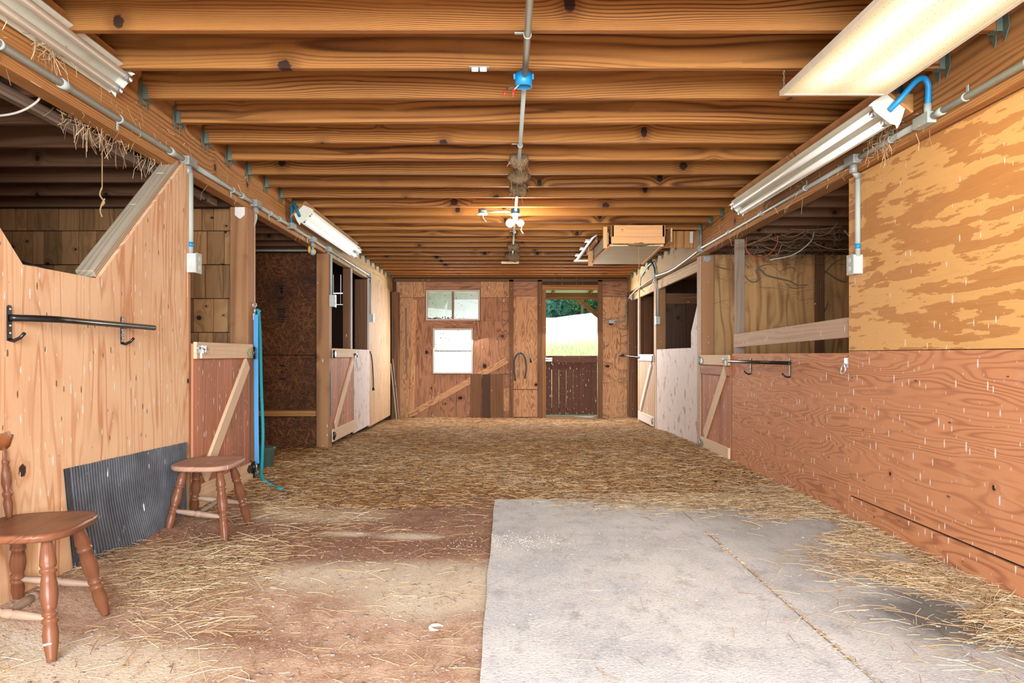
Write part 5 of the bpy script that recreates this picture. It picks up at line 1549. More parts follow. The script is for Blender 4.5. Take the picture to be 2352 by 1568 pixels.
MB().tube([c + V((-0.05, -0.02, -0.083)), c + V((-0.053, -0.02, -0.118))], [0.008, 0.005], 8).build('wire_nut', 'red_plastic', t)

# little white porcelain knob block under a joist
t = root('insulator', (-0.13, 3.46, 2.42), 'small white ceramic insulator pair under a joist beside the blue box', 'insulator')
c = V((-0.13, 3.46, 2.417))
MB().tube([c + V((-0.036, 0, 0)), c + V((-0.004, 0, 0))], 0.011, 12).build('spool', 'white_plastic', t)
MB().tube([c + V((0.004, 0, 0)), c + V((0.036, 0, 0))], 0.011, 12).build('spool', 'white_plastic', t)
MB().box(c + V((0, 0, 0.009)), (0.094, 0.02, 0.005)).build('clip', 'galv', t)

# mud nests along the conduit
def nest(x_, y_, z_, s, label, seed):
    mb = MB()
    mb.ball((x_, y_, z_), s, sq=(1.25, 0.7, 0.9), jit=0.5, seed=seed, nu=20, nv=12)
    rs = random.Random(seed)
    for q in range(14):
        a = rs.uniform(0, 2 * PI)
        mb.ball((x_ + s * 0.9 * math.cos(a), y_ - s * 0.3, z_ + s * 0.6 * math.sin(a)), s * 0.34, jit=0.4, seed=seed + q, nu=8, nv=6)
    o = mb.build('mud_nest', 'mud', None, Matrix.Translation(V((x_, y_, z_))))
    tag(o, label, 'nest', 'mud nests on the middle conduit')
    st = MB()
    for q in range(26):
        a = V((x_ + rs.uniform(-1, 1) * s, y_ - s * 0.5 + rs.uniform(-.3, .3) * s, z_ + rs.uniform(-0.9, 0.6) * s))
        st.tube([a, a + V((rs.uniform(-1, 1) * 0.04, rs.uniform(-1, 1) * 0.03, rs.uniform(-0.09, 0.01)))], 0.0012, 3, caps=False)
    tag(st.build('straw', 'straw', o), kind='stuff')
nest(0.09, 5.06, 2.405, 0.055, 'mud nest on the middle conduit nearest the viewpoint', 3)
nest(0.095, 5.46, 2.395, 0.062, 'broad mud nest, second from the front on the middle conduit', 5)
nest(0.095, 5.87, 2.395, 0.058, 'mud nest with hanging straw, third from the front on the middle conduit', 8)
nest(0.088, 9.05, 2.405, 0.06, 'small dark mud nest behind the glowing bulbs', 11)
nest(0.09, 9.85, 2.40, 0.075, 'dark mud nest at the far end of the middle conduit', 15)

# pale boards tacked under the far joists
o = board('tack_board', (0.055, 10.7, 2.42), (1, 0, 0), (0, 1, 0), 0.26, 0.16, 0.018, 'pale_sheet'); tag(o, 'small pale board tacked under the joists past the bulbs', 'board', 'pale boards under the far joists')
o = board('tack_board', (1.13, 10.45, 2.42), (1, 0, 0), (0, 1, 0), 0.30, 0.20, 0.018, 'pale_sheet'); tag(o, 'small pale board under the joists beside the wooden hatch box', 'board', 'pale boards under the far joists')

# hay hatch box
t = root('hatch_box', (1.4, 8.4, 2.2), 'pine hatch box with a pale plywood drop panel hung below the joists', 'hatch')
board('front_board', (1.40, 7.68, 2.365), (1, 0, 0), EZ, 0.555, 0.125, 0.03, 'new_pine', t)
board('front_board', (1.395, 7.66, 2.265), (1, 0, 0), EZ, 0.565, 0.075, 0.036, 'new_pine', t)
board('end_block', (1.125, 7.69, 2.365), EZ, (1, 0, 0), 0.125, 0.035, 0.05, 'stud_dark', t)
board('end_block', (1.672, 7.69, 2.365), EZ, (1, 0, 0), 0.125, 0.035, 0.05, 'beam_pine', t)
board('side_post', (1.075, 7.86, 2.325), EZ, (1, 0, 0), 0.235, 0.045, 0.04, 'new_pine', t)
board('side_post', (1.06, 9.10, 2.30), EZ, (1, 0, 0), 0.25, 0.06, 0.04, 'new_pine', t)
board('side_board', (1.10, 8.45, 2.31), (0, 1, 0), EZ, 1.25, 0.13, 0.02, 'weathered', t)
board('side_board', (1.76, 8.45, 2.33), (0, 1, 0), EZ, 1.5, 0.15, 0.02, 'new_pine', t)
board('side_board', (1.05, 8.9, 2.39), (0, 1, 0), EZ, 1.0, 0.07, 0.02, 'beam_pine', t)
board('back_board', (1.43, 9.22, 2.32), (1, 0, 0), EZ, 0.66, 0.2, 0.03, 'new_pine', t)
MB().prism([(1.12, 7.70), (1.66, 7.70), (1.745, 9.25), (1.09, 9.25)], Matrix.Identity(4), 2.212, 2.224).build('drop_panel', 'pale_sheet', t)
board_ab('edge_strip', (1.12, 7.70, 2.218), (1.09, 9.25, 2.218), (1, 0, 0), 0.035, 0.025, 'new_pine', t)
board_ab('edge_strip', (1.66, 7.70, 2.218), (1.745, 9.25, 2.218), (1, 0, 0), 0.035, 0.025, 'new_pine', t)
MB().tube([(1.40, 7.66, 2.225), (1.405, 7.66, 2.0), (1.40, 7.655, 1.83)], 0.0025, 6).build('pull_string', 'twine', t)
mb = MB()
mb.ball((1.40, 7.665, 2.225), 0.07, sq=(1.6, 0.4, 0.35), jit=0.5, seed=4, nu=16, nv=8); mb.build('mud_patch', 'mud', t)
t = root('hatch_boarding', (1.93, 8.05, 2.24), 'reddish boards framing an opening between hatch box and right girder', 'hatch')
for k in range(3):
    board('frame_board', (1.80 + 0.125 * k, 8.08, 2.34), EZ, (1, 0, 0), 0.19, 0.12, 0.02, 'beam_pine', t)
board('frame_board', (2.06, 8.05, 2.36), EZ, (1, 0, 0), 0.13, 0.036, 0.02, 'rail_white', t)
# folded metal corner light left of the hatch box
t = root('metal_bracket', (0.98, 9.3, 2.4), 'greenish metal trough hung beside the wooden hatch box', 'bracket')
MB().prism([(0.98, 2.40), (1.03, 2.428), (1.05, 2.428), (1.0, 2.39)], basis((1, 0, 0), (0, 0, 1), (0, 0, 0)), -10.4, -8.3).build('trough', 'tin_roof', t)
for y_ in (8.6, 9.2, 9.8): MB().box((0.965, y_, 2.405), (0.06, 0.12, 0.02)).build('clip', 'tin_roof', t)

# ================================================================ HANGING THINGS
# blue strap and teal rope by the first post
t = root('blue_strap', L(0.02, 5.60, 0.2), 'bright blue strap hanging on the post beside the open bay', 'strap')
pts = [L(0.006, 5.575, 1.36), L(0.008, 5.575, 0.9), L(0.012, 5.57, 0.5), L(0.02, 5.56, 0.22)]
for k, dx in enumerate((0.0, 0.012)):
    q = spline(pts, 6)
    mb = MB(); a = []
    for p in q:
        p = p + V((dx, -0.03 * k, 0))
        i = mb.addv([p, p + EL * 0.004, p + EL * 0.004 + V((0.032, 0, 0)), p + V((0.032, 0, 0))]); a.append(i)
    for j in range(len(a) - 1):
        for w in range(4): mb.face((a[j + 1] + w, a[j + 1] + (w + 1) % 4, a[j] + (w + 1) % 4, a[j] + w))
    mb.face((a[0], a[0] + 3, a[0] + 2, a[0] + 1)); mb.face((a[-1], a[-1] + 1, a[-1] + 2, a[-1] + 3))
    mb.build('webbing', 'blue_strap', t)
mb = MB().tube([L(0.014, 5.575, 1.365), L(0.014, 5.575, 1.42)], 0.009, 8); mb.tube([L(0.014, 5.575, 1.42) + V((0.014 * math.cos(a), 0, 0.016 + 0.016 * math.sin(a))) for a in [2 * PI * k / 14 for k in range(15)]], 0.004, 6)
mb.box((0, 0, 0), (0.03, 0.05, 0.012), basis(EL, EZ, L(0.012, 5.575, 1.345))); mb.build('snap_hook', 'bright_steel', t)
mb = MB().tube([L(0.03, 5.56, 0.22), L(0.034, 5.56, 0.16)], 0.008, 8); mb.tube([L(0.034, 5.555, 0.15) + V((0.012 * math.cos(a), 0, 0.012 * math.sin(a))) for a in [2 * PI * k / 14 for k in range(15)]], 0.004, 6)
mb.build('snap_hook', 'bright_steel', t)
mb = MB(); mb.ball(L(0.024, 5.57, 0.62), 0.012, nu=8, nv=6); mb.build('rivet', 'bright_steel', t)
rp = spline([L(0.03, 5.615, 1.40), L(0.034, 5.64, 1.2), L(0.04, 5.65, 0.8), L(0.05, 5.66, 0.45), L(0.055, 5.62, 0.2), V((-1.86, 5.50, zf(-1.86, 5.5) + 0.03)), V((-1.76, 5.46, zf(-1.76, 5.46) + 0.014)), V((-1.69, 5.47, zf(-1.69, 5.47) + 0.013))], 8)
MB_ = MB().tube(rp, 0.0125, 10)
rp2 = [p + V((-0.006, 0.02, 0)) for p in rp[:30]]
MB_.tube(rp2, 0.0115, 8)
MB_.tube([L(0.004, 5.60, 1.40), L(0.03, 5.615, 1.40), L(0.046, 5.62, 1.385)], 0.009, 8)
o = MB_.build('teal_rope', 'teal_rope', None, Matrix.Translation(L(0.03, 5.6, 0.1)))
tag(o, 'teal rope hanging beside the blue strap, its end on the straw', 'rope')
o = MB().box((0, 0, 0), (0.02, 0.5, 0.004), basis(EL, EZ, L(0.024, 8.06, 0.62))).build('strap', 'blue_plastic_dull')
tag(o, 'thin faded blue strap on the post between open bay and half door', 'strap')
# dark pail
t = root('pail', (-2.03, 6.0, zf(-2.03, 6.0)), 'dark green pail standing on straw behind the teal rope', 'pail')
zb = zf(-2.03, 6.0) - 0.01
mb = MB().lathe((-2.03, 6.0, zb), (-2.03, 6.0, zb + 0.19), [(0, 0.085), (0.05, 0.09), (0.85, 0.102), (0.9, 0.108), (1.0, 0.108)], 18); mb.build('body', 'green_pail', t)
mb = MB().tube([(-2.03 + 0.107 * math.cos(a), 6.0 + 0.107 * math.sin(a), zb + 0.185) for a in [2 * PI * k / 20 for k in range(21)]], 0.006, 6); mb.build('rim', 'green_pail', t)
# black and white scrap under the half door corner
mb = MB(); mb.ball((0, 0, 0), 0.06, Matrix.Translation(L(0.02, 5.50, 0.17)), sq=(0.35, 0.7, 1.1), jit=0.7, seed=21, nu=14, nv=10)
for p_ in mb.v: pass
tag(mb.build('rubber_scrap', 'black_rubber', None, Matrix.Translation(L(0.02, 5.5, 0.1))), 'crumpled black rubber scrap at the foot of the braced half door', 'scrap')
# whip on the tall pale sheet
mb = MB().tube(spline([L(0.006, 10.62, 1.10), L(0.012, 10.60, 1.09), L(0.012, 10.72, 1.02), L(0.014, 10.82, 0.75), L(0.014, 10.85, 0.55)], 8), 0.008, 8); mb.tube([L(0.014, 10.85, 0.56), L(0.014, 10.85, 0.52)], 0.018, 8)
o = mb.build('riding_whip', 'black_metal'); tag(o, 'black whip hanging on the pale sheet beside the white half panel', 'whip')
mb = MB().tube(spline([L(0.006, 9.55, 1.06), L(0.02, 9.60, 0.88), L(0.03, 9.72, 0.84), L(0.008, 9.86, 0.88)], 6), 0.0035, 6)
tag(mb.build('wire_loop', 'galv'), 'thin wire loop hanging on the white sheet', 'wire')
# horseshoe shaped rubber loop on the back wall, hook with a clip
t = root('rubber_loop', (bx(1232), YB - 0.02, bz(1075)), 'black rubber loop hung like an arch on the back wall', 'rubber loop')
pts = [(1190, 1075), (1183, 1020), (1178, 960), (1180, 905), (1192, 858), (1218, 830), (1236, 826), (1256, 836), (1276, 868), (1286, 920), (1288, 975), (1282, 1020), (1274, 1055)]
MB().tube(spline([V((bx(a), YB - 0.022, bz(b))) for a, b in pts], 5), 0.014, 10).build('loop', 'black_rubber', t)
MB().tube([(bx(1226), YB + 0.002, bz(832)), (bx(1226), YB - 0.05, bz(832)), (bx(1226), YB - 0.052, bz(812))], 0.006, 8).build('nail', 'galv', t)
mb = MB()
for k in range(16):
    z_ = bz(850) - k * 0.024
    mb.tube([V((bx(1226) + (0.007 * math.cos(a) if k % 2 else 0), YB - 0.012 + (0 if k % 2 else 0.007 * math.cos(a)), z_ + 0.015 * math.sin(a))) for a in [2 * PI * q / 8 for q in range(9)]], 0.003, 5, caps=False)
mb.build('chain', 'galv', t)
t = root('snap_clip', (bx(1325), YB - 0.02, bz(905)), 'small metal snap clip on a nail beside the rubber loop', 'clip')
mb = MB().tube([V((bx(1322) + 0.028 * math.cos(a), YB - 0.015, bz(852) + 0.036 * math.sin(a))) for a in [2 * PI * q / 16 for q in range(17)]], 0.006, 6)
mb.build('ring', 'galv', t)
MB().tube([(bx(1324), YB - 0.015, bz(868)), (bx(1330), YB - 0.015, bz(910))], [0.01, 0.016], 8).build('clip_body', 'black_metal', t)
MB().tube([(bx(1326), YB + 0.002, bz(826)), (bx(1326), YB - 0.03, bz(826))], 0.005, 6).build('nail', 'galv', t)
# leaning offcuts in the far left corner
for k, (xa, xb, mat) in enumerate(((-2.02, -1.90, 'post_grey'), (-2.045, -1.93, 'weathered'))):
    o = board_ab('offcut', (xb, 12.78 - 0.07 * k, -0.08), (xa, 12.83 - 0.07 * k, 0.98 - 0.08 * k), (0, 1, 0), 0.06, 0.018, mat)
    tag(o, ('thin grey offcut leaning in the far left corner, taller of the two', 'thin pale offcut leaning in the far left corner, shorter of the two')[k], 'board', 'offcuts leaning in the corner')
# knotted twine and white cable under the left stall joists
mb = MB()
xh, yh = -2.17, 3.88
pz = 2.20
pts = [V((xh, yh, pz + 0.02))] + [V((xh + 0.004 * mnoise.noise(V((k, 0, 0))), yh, pz - 0.05 * k)) for k in range(6)]
mb.tube(pts, 0.003, 6)
mb.tube(spline([V((xh, yh, pz - 0.25)), V((xh - 0.012, yh, pz - 0.29)), V((xh + 0.012, yh, pz - 0.33)), V((xh - 0.006, yh, pz - 0.35)), V((xh + 0.014, yh, pz - 0.31)), V((xh - 0.01, yh, pz - 0.37)), V((xh, yh, pz - 0.41))], 5), 0.0045, 6)
tag(mb.build('knotted_twine', 'twine'), 'knotted twine hanging from the stall joists over the notch', 'twine')
mb = MB().tube(spline([V((-2.06, 3.2, 2.235)), V((-2.06, 3.17, 2.16)), V((-2.16, 3.13, 2.09)), V((-2.4, 3.1, 2.075)), V((-2.75, 3.1, 2.10)), V((-2.95, 3.1, 2.21))], 8), 0.005, 8)
tag(mb.build('stall_cable', 'cord_white'), 'white cable drooping below the stall joists near the left girder', 'cable')
mb = MB().tube([(-3.4, 7.95, 2.20), (-2.1, 7.95, 2.20)], 0.012, 8)
tag(mb.build('bay_pipe', 'conduit_grey'), 'grey pipe crossing under the joists at the top of the open bay', 'pipe')
o = MB().tube([L(-0.05, 2.90, 1.425), L(-0.10, 3.20, 1.425), L(-0.14, 3.22, 1.42)], 0.011, 8).build('saddle_peg', 'black_metal')
tag(o, 'black rod lying along the sill of the notch', 'rod')
# right stall: drooping cables, orange cord
mb = MB().tube(spline([V((2.92, 6.85, 2.22)), V((2.88, 6.85, 2.12)), V((2.72, 6.85, 2.0)), V((2.5, 6.85, 1.95))], 8), 0.006, 8)
tag(mb.build('stall_cable', 'cord_white'), 'white cable drooping in the right stall among cobwebs', 'cable')
mb = MB().tube(spline([V((3.18, 6.8, 2.22)), V((3.28, 6.8, 2.12)), V((3.40, 6.8, 2.08)), V((3.42, 6.8, 2.02))], 8), 0.007, 8)
mb.box((3.35, 6.8, 1.985), (0.11, 0.03, 0.03)); mb.box((3.42, 6.8, 2.0), (0.03, 0.03, 0.05))
tag(mb.build('stall_cable', 'cord_white'), 'short white cable with a plug end hanging in the right stall corner', 'cable')
mb = MB().tube(spline([V((2.36, 7.1, 2.22)), V((2.36, 7.1, 2.08)), V((2.46, 7.1, 2.0)), V((2.58, 7.1, 2.04)), V((2.66, 7.1, 2.14)), V((2.66, 7.1, 2.23))], 8), 0.006, 8)
tag(mb.build('orange_cord', 'orange_cord'), 'orange cord looped under the right stall joists', 'cord')
# blue hose remnant and wire on the far right girder
mb = MB().tube(spline([R(-0.012, 11.55, 2.30), R(-0.03, 11.0, 2.38), R(-0.03, 10.6, 2.41)], 6), 0.014, 8); mb.tube(spline([R(-0.03, 10.6, 2.41), R(-0.02, 10.45, 2.3), R(-0.02, 10.42, 2.22)], 6), 0.014, 8)
tag(mb.build('hose_piece', 'blue_plastic_dull'), 'faded blue flexible hose bent over the far right girder', 'hose')
o = board('small_block', R(-0.012, 11.3, 2.40), ER, EZ, 0.6, 0.12, 0.02, 'pale_sheet'); tag(o, 'pale block nailed on the far right girder behind the blue hose', 'board')
mb = MB().tube(spline([R(-0.008, 11.6, 2.30), R(-0.008, 11.65, 2.15), R(-0.01, 11.2, 2.03), R(-0.01, 10.6, 2.12), R(-0.02, 10.42, 2.19)], 8), 0.005, 6)
tag(mb.build('loose_wire', 'black_metal'), 'loose black wire looping on the far right girder', 'wire')
# single horn shaped shell and white lumps on the dirt
mb = MB().tube(spline([V((-0.265 + 0.026 * math.cos(a), 2.765 + 0.026 * math.sin(a), zf(-0.27, 2.76) + 0.006)) for a in (0.6, 1.5, 2.4, 3.3, 4.2, 5.0)], 5), [0.002 + 0.006 * math.sin(PI * min(1, k / 25)) for k in range(26)], 8)
tag(mb.build('hoof_paring', 'bone_white'), 'curled white hoof paring lying on the dirt left of the mats', 'hoof paring')

# ================================================================ LOOSE STUFF
def strands(name, mat, n, sampler, lmin, lmax, w, label=None, cat=None, flat=0.12, parent=None, heading=None):
    """n straw stalks as thin three sided rods lying on the floor"""
    P = []
    while len(P) < n:
        s = sampler()
        if s is not None: P.append(s)
    P = np.array(P); k = len(P)
    ln = rng.uniform(0, 1, k) ** 1.8 * (lmax - lmin) + lmin
    az = rng.uniform(0, 2 * PI, k) if heading is None else rng.normal(heading, 0.7, k)
    el = rng.normal(0, flat, k)
    d = np.stack([np.cos(az) * np.cos(el), np.sin(az) * np.cos(el), np.sin(el)], 1)
    up = np.array([0, 0, 1.0])
    s = np.cross(d, up); s /= np.linalg.norm(s, axis=1)[:, None]
    u = np.cross(s, d)
    ww = w * rng.uniform(0.5, 1.3, k)[:, None]
    c = P.copy(); c[:, 2] += np.abs(np.sin(el)) * ln * 0.5 + w * 0.4
    a = c - d * ln[:, None] / 2; b = c + d * ln[:, None] / 2
    mid = c + s * (rng.normal(0, 0.06, k) * ln)[:, None] + u * (rng.uniform(-0.01, 0.05, k) * ln)[:, None]
    v = np.zeros((k, 9, 3))
    for j, q in enumerate((a, mid, b)):
        v[:, 3 * j] = q + s * ww / 2; v[:, 3 * j + 1] = q - s * ww / 2; v[:, 3 * j + 2] = q + u * ww * 0.7
    base = (np.arange(k) * 9)[:, None]
    q = []
    for j in (0, 3):
        for e0, e1 in ((0, 1), (1, 2), (2, 0)):
            q.append(np.concatenate([base + j + e0, base + j + e1, base + j + 3 + e1, base + j + 3 + e0], 1))
    F_ = np.stack(q, 1).reshape(-1, 4)
    me = bpy.data.meshes.new(name)
    me.vertices.add(k * 9); me.vertices.foreach_set('co', v.reshape(-1))
    me.loops.add(F_.size); me.loops.foreach_set('vertex_index', F_.reshape(-1).astype(np.int32))
    me.polygons.add(len(F_)); me.polygons.foreach_set('loop_start', (np.arange(len(F_)) * 4).astype(np.int32))
    me.update(calc_edges=True)
    me.materials.append(MAT[mat])
    o = link(name, me, Matrix.Identity(4), parent)
    return tag(o, label, cat, kind='stuff')
def in_aisle(x_, y_): return XL - SL * y_ + 0.01 < x_ < XR + SR * y_ + 0.04
def nz(x_, y_, f=1.3, o=0): return mnoise.noise(V((x_ * f, y_ * f, o)))
def far_straw(pale=False):
    y_ = 4.9 + 8.1 * random.random() ** 1.15
    x_ = random.uniform(-2.0, 2.2)
    if not in_aisle(x_, y_):
        if not (5.7 < y_ < 8.0 and x_ < -1.9): return None
    dens = 0.35 + 0.55 * sstep(5.0, 6.2, y_) + 0.55 * nz(x_, y_) + 0.5 * sstep(1.0, 1.9, abs(x_))
    if pale: dens *= 0.25 + 1.6 * max(0.0, nz(x_, y_, 0.9, 4) + 0.25) + 0.7 * math.exp(-((y_ - 6.6) / 0.9) ** 2)
    if random.random() > dens: return None
    return (x_, y_, zf(x_, y_) + abs(random.gauss(0, 0.006)))
strands('floor_straw', 'straw_brown', 46000, far_straw, 0.025, 0.13, 0.0036, 'brownish trampled straw covering the far half of the floor', 'straw', 0.06)
strands('floor_straw', 'straw', 26000, lambda: far_straw(True), 0.025, 0.16, 0.0034, 'pale loose straw scattered over the far half of the floor', 'straw', 0.07)
def bay_straw():
    x_, y_ = random.uniform(-3.6, -1.9), random.uniform(5.75, 8.1)
    return (x_, y_, zf(x_, y_) + abs(random.gauss(0, 0.01)))
strands('floor_straw', 'straw_brown', 4000, bay_straw, 0.04, 0.2, 0.005, 'brown straw on the floor of the open bay', 'straw', 0.1)
def chair_straw():
    y_ = random.uniform(2.0, 5.4)
    x_ = XL - SL * y_ + 0.02 + abs(random.gauss(0, 0.45))
    if x_ > -0.5 or random.random() > 0.10 + 0.9 * nz(x_, y_, 1.6, 5) + 1.0 * math.exp(-((x_ + 1.35) / 0.3) ** 2 - ((y_ - 3.45) / 0.6) ** 2): return None
    return (x_, y_, zf(x_, y_) + abs(random.gauss(0, 0.008)))
strands('floor_straw', 'straw', 3300, chair_straw, 0.03, 0.22, 0.0023, 'pale straw drifted round the chairs along the left wall', 'straw', 0.09)
def right_straw():
    y_ = random.uniform(2.2, 5.6)
    x_ = 2.14 - abs(random.gauss(0, 0.28))
    if random.random() > 0.3 + 1.2 * nz(x_, y_, 2.2, 9) + 0.6 * math.exp(-((y_ - 2.9) / 0.5) ** 2) + 0.5 * sstep(2.0, 2.12, x_): return None
    return (x_, y_, 0.017 + abs(random.gauss(0, 0.008)))
strands('floor_straw', 'straw', 6500, right_straw, 0.03, 0.20, 0.0023, 'pale straw strewn on the mats along the pinkish plywood', 'straw', 0.07)
def edge_straw():
    x_ = random.uniform(0.3, 2.15); y_ = 5.35 - abs(random.gauss(0, 0.28)) - 0.06 * 0
    if random.random() > sstep(0.2, 1.4, x_) * 0.9 + 0.1: return None
    return (x_, y_, 0.017 + abs(random.gauss(0, 0.005)))
strands('floor_straw', 'straw', 4200, edge_straw, 0.025, 0.15, 0.0025, 'straw spilling over the far edge of the grey mats', 'straw', 0.05)
def mid_straw():
    x_, y_ = random.uniform(-1.6, 2.05), random.uniform(2.1, 5.4)
    if x_ > -0.1 and random.random() > 0.12: return None
    return (x_, y_, (0.017 if x_ > -0.09 else zf(x_, y_)) + 0.003)
strands('floor_straw', 'straw', 1400, mid_straw, 0.015, 0.15, 0.002, 'single stalks scattered on bare dirt and mats', 'straw', 0.03)
def seam_straw():
    y_ = random.uniform(2.2, 4.2); return (1.168 + random.gauss(0, 0.007), y_, 0.017)
strands('seam_straw', 'straw', 330, seam_straw, 0.008, 0.035, 0.0022, 'chaff caught in the seam between the two grey mats', 'straw', 0.03)

def lumps(name, mat, n, sampler, rmin, rmax, label, cat, flat=0.55):
    vs, fs = [], []
    bmv = [V((math.sin(PI * a / 4) * math.cos(2 * PI * b / 6), math.sin(PI * a / 4) * math.sin(2 * PI * b / 6), math.cos(PI * a / 4))) for a in range(1, 4) for b in range(6)]
    k = 0
    while k < n:
        s = sampler()
        if s is None: continue
        r = rmin + (rmax - rmin) * random.random() ** 3
        an = random.uniform(0, PI); ca, sa = math.cos(an), math.sin(an); ex_ = random.uniform(0.6, 1.4)
        i = len(vs)
        for p in bmv:
            q = p * r * random.uniform(0.8, 1.15)
            X, Y, Z = q.x * ex_, q.y, q.z * flat
            vs.append((s[0] + X * ca - Y * sa, s[1] + X * sa + Y * ca, s[2] + Z + r * 0.2))
        for a in range(2):
            for b in range(6):
                b2 = (b + 1) % 6
                fs.append((i + a * 6 + b, i + (a + 1) * 6 + b, i + (a + 1) * 6 + b2, i + a * 6 + b2))
        fs.append(tuple(i + b for b in range(6))); fs.append(tuple(i + 12 + b for b in reversed(range(6))))
        k += 1
    me = bpy.data.meshes.new(name); me.from_pydata(vs, [], fs); me.materials.append(MAT[mat])
    me.polygons.foreach_set('use_smooth', [True] * len(fs))
    return tag(link(name, me, Matrix.Identity(4)), label, cat, kind='stuff')
def near_dirt():
    x_, y_ = random.uniform(-2.0, -0.1), 2.0 + 3.2 * random.random() ** 1.2
    if not in_aisle(x_, y_): return None
    return (x_, y_, zf(x_, y_))
lumps('pebbles', 'pebble', 1500, near_dirt, 0.002, 0.0095, 'grey and brown pebbles scattered on the near dirt floor', 'pebbles')
def anyw():
    x_, y_ = random.uniform(-1.9, 2.1), 2.1 + 7 * random.random() ** 1.5
    if not in_aisle(x_, y_): return None
    return (x_, y_, 0.013 if (x_ > -0.09 and y_ < 5.1) else zf(x_, y_))
lumps('white_chips', 'bone_white', 1100, anyw, 0.0015, 0.0065, 'white chips and droppings speckled over dirt and mats', 'chips', 0.35)
def pile():
    a = random.gauss(0, 1); b = random.gauss(0, 1)
    return (0.05 + 0.17 * a, 4.02 + 0.09 * b, 0.013 if 0.05 + 0.17 * a > -0.085 else zf(-0.2, 4.0))
lumps('droppings', 'bone_white', 900, pile, 0.0012, 0.0052, 'patch of pale droppings on the corner of the grey mat', 'droppings', 0.5)
def pile2():
    x_, y_ = 0.12 + 0.16 * random.gauss(0, 1), 6.0 + 0.14 * random.gauss(0, 1)
    return (x_, y_, zf(x_, y_) + 0.008)
lumps('droppings', 'bone_white', 500, pile2, 0.002, 0.007, 'patch of pale droppings on straw under the nests', 'droppings', 0.5)
def dk():
    x_ = random.uniform(1.6, 2.12); y_ = random.uniform(4.6, 7.0)
    return (x_, y_, zf(x_, y_) + 0.012)
lumps('dirt_clods', 'dark_gap', 60, dk, 0.005, 0.022, 'dark clods on the straw along the pinkish half wall', 'clods', 0.5)

# wisps of straw hanging over and under the girders
def wisps(name, pts_fn, n, label, rad=0.0014, hang=0.12, mat='straw'):
    mb = MB()
    for q in range(n):
        p = pts_fn()
        d = V((random.uniform(-0.04, 0.04), random.uniform(-0.05, 0.05), -random.random() ** 2 * hang))
        mb.tube([p, p + d * 0.5 + V((random.uniform(-0.02, 0.02), 0, 0)), p + d], rad, 3, caps=False, smooth=False)
    return tag(mb.build(name, mat, None, Matrix.Identity(4)), label, 'straw', kind='stuff')
wisps('straw_wisps', lambda: L(-0.012, random.uniform(1.6, 7.5), random.uniform(2.16, 2.42)), 150, 'wisps of straw caught along the left girder')
def tuft(): return L(-0.13 + random.gauss(0, 0.03), random.choice((2.55, 3.5, 3.62, 3.8, 4.15)) + random.gauss(0, 0.09), 2.19 + random.gauss(0, 0.02))
wisps('straw_wisps', tuft, 260, 'tufts of straw stuffed under the stall joists beside the left girder', 0.0014, 0.14)
wisps('straw_wisps', lambda: L(0.005 + random.gauss(0, 0.015), 3.02 + random.gauss(0, 0.05), 2.34 + random.gauss(0, 0.03)), 70, 'small straw clump under the nearest left strip light', 0.0014, 0.12)
wisps('straw_wisps', lambda: R(-0.01 + random.gauss(0, 0.008), random.uniform(3.6, 7.5), random.uniform(2.17, 2.36)), 150, 'wisps of straw caught along the right girder')
wisps('straw_wisps', lambda: R(-0.02 + random.gauss(0, 0.012), 4.02 + random.gauss(0, 0.07), 2.27 + random.gauss(0, 0.035)), 160, 'straw clump between right conduit and strip light', 0.0014, 0.14)
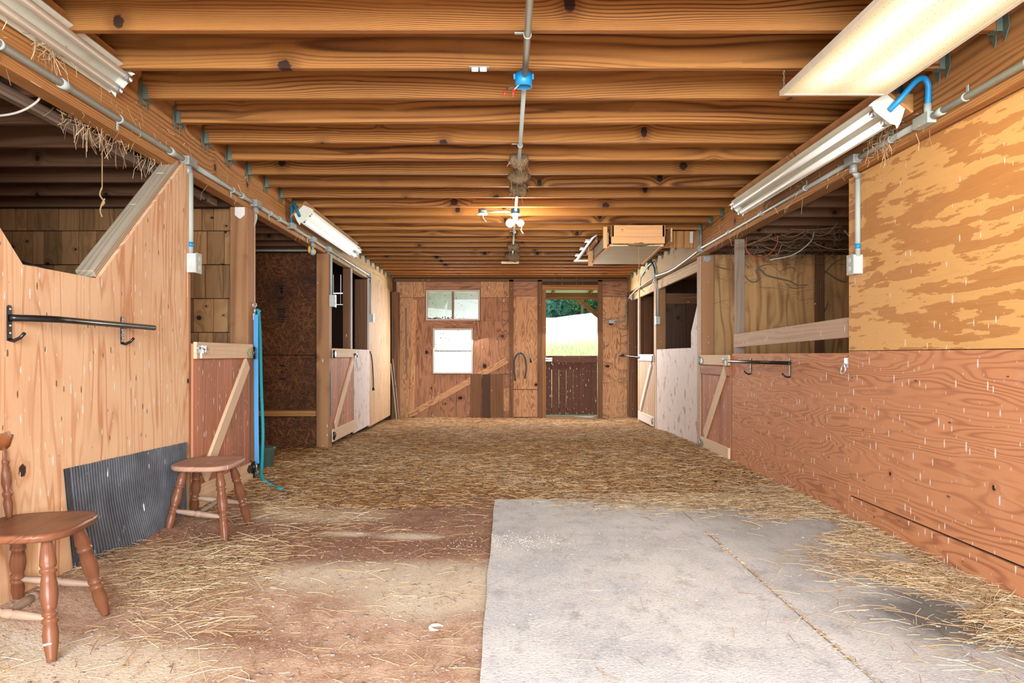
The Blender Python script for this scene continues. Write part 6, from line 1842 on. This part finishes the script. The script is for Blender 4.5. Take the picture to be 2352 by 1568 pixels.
# dusty cobwebs in the right stall
mb = MB()
rs = random.Random(5)
for q in range(130):
    a = V((rs.uniform(2.35, 3.75), rs.uniform(6.2, 8.1), 2.2 - rs.random() ** 2 * 0.12))
    b = a + V((rs.gauss(0, 0.25), rs.gauss(0, 0.25), -rs.random() * 0.12)); b.z = min(b.z, 2.2); b.y = min(b.y, 8.2)
    sag = V((rs.gauss(0, 0.03), 0, -rs.random() ** 2 * 0.16))
    mb.tube(arc(a, (a + b) / 2 + sag, b, 7), rs.choice((0.0012, 0.0016, 0.0025, 0.004)), 4, caps=False)
tag(mb.build('cobwebs', 'cobweb', None, Matrix.Identity(4)), 'dusty cobweb strands hanging from the right stall joists', 'cobwebs', kind='stuff')
mb = MB()
zx = lambda px_, py_: V(((px_ - CX) * 8.27 / F, 8.268, CZ + (CY - py_) * 8.27 / F))
def web(pts, r): mb.tube(spline([zx(*p) for p in pts], 6), [0.62 * r * (0.35 + 0.65 * math.sin(PI * k / (6 * (len(pts) - 1)))) for k in range(6 * (len(pts) - 1) + 1)], 6)
web([(1705, 622), (1716, 640), (1730, 648), (1742, 640), (1737, 622), (1745, 618), (1760, 632), (1790, 640), (1815, 646), (1830, 654), (1855, 654)], 0.017)
web([(1737, 618), (1750, 610), (1772, 606)], 0.009)
web([(1790, 626), (1800, 618), (1818, 614), (1828, 624)], 0.009)
web([(1800, 646), (1812, 658), (1830, 662), (1850, 658)], 0.008)
web([(1640, 610), (1660, 616), (1676, 618)], 0.012)
web([(1880, 690), (1888, 720), (1898, 705), (1902, 690)], 0.012)
web([(1882, 612), (1905, 630), (1930, 645), (1945, 648)], 0.014)
web([(1885, 640), (1900, 620), (1920, 600), (1944, 592)], 0.009)
for q in range(60):
    p = (rs.uniform(1610, 1945), rs.uniform(590, 700))
    web([p, (p[0] + rs.gauss(0, 14), p[1] + rs.gauss(0, 9)), (p[0] + rs.gauss(0, 30), p[1] + rs.gauss(0, 14))], rs.choice((0.002, 0.003)))
tag(mb.build('cobwebs', 'cobweb', None, Matrix.Identity(4)), 'thick dusty cobweb ropes clinging to the honey plywood of the right stall', 'cobwebs', kind='stuff')
# cobwebs on the back wall panels
mb = MB()
for q in range(80):
    s_ = rs.choice((-1, 1)); x0_ = bx(1976) if rs.random() < 0.3 else bx(2205)
    if rs.random() < 0.25: x0_ = bx(1130)
    z_ = bz(rs.uniform(330, 1400))
    dirx = 1 if x0_ == bx(1976) else -1
    a = V((x0_, YB - 0.008, z_)); b = a + V((dirx * rs.uniform(0.04, 0.2), 0, rs.gauss(0, 0.05)))
    mb.tube(arc(a, (a + b) / 2 + V((0, 0, -0.02)), b, 5), rs.choice((0.002, 0.003, 0.005)), 4, caps=False)
tag(mb.build('cobwebs', 'cobweb', None, Matrix.Identity(4)), 'grey cobweb threads on the back wall panels beside the half door', 'cobwebs', kind='stuff')
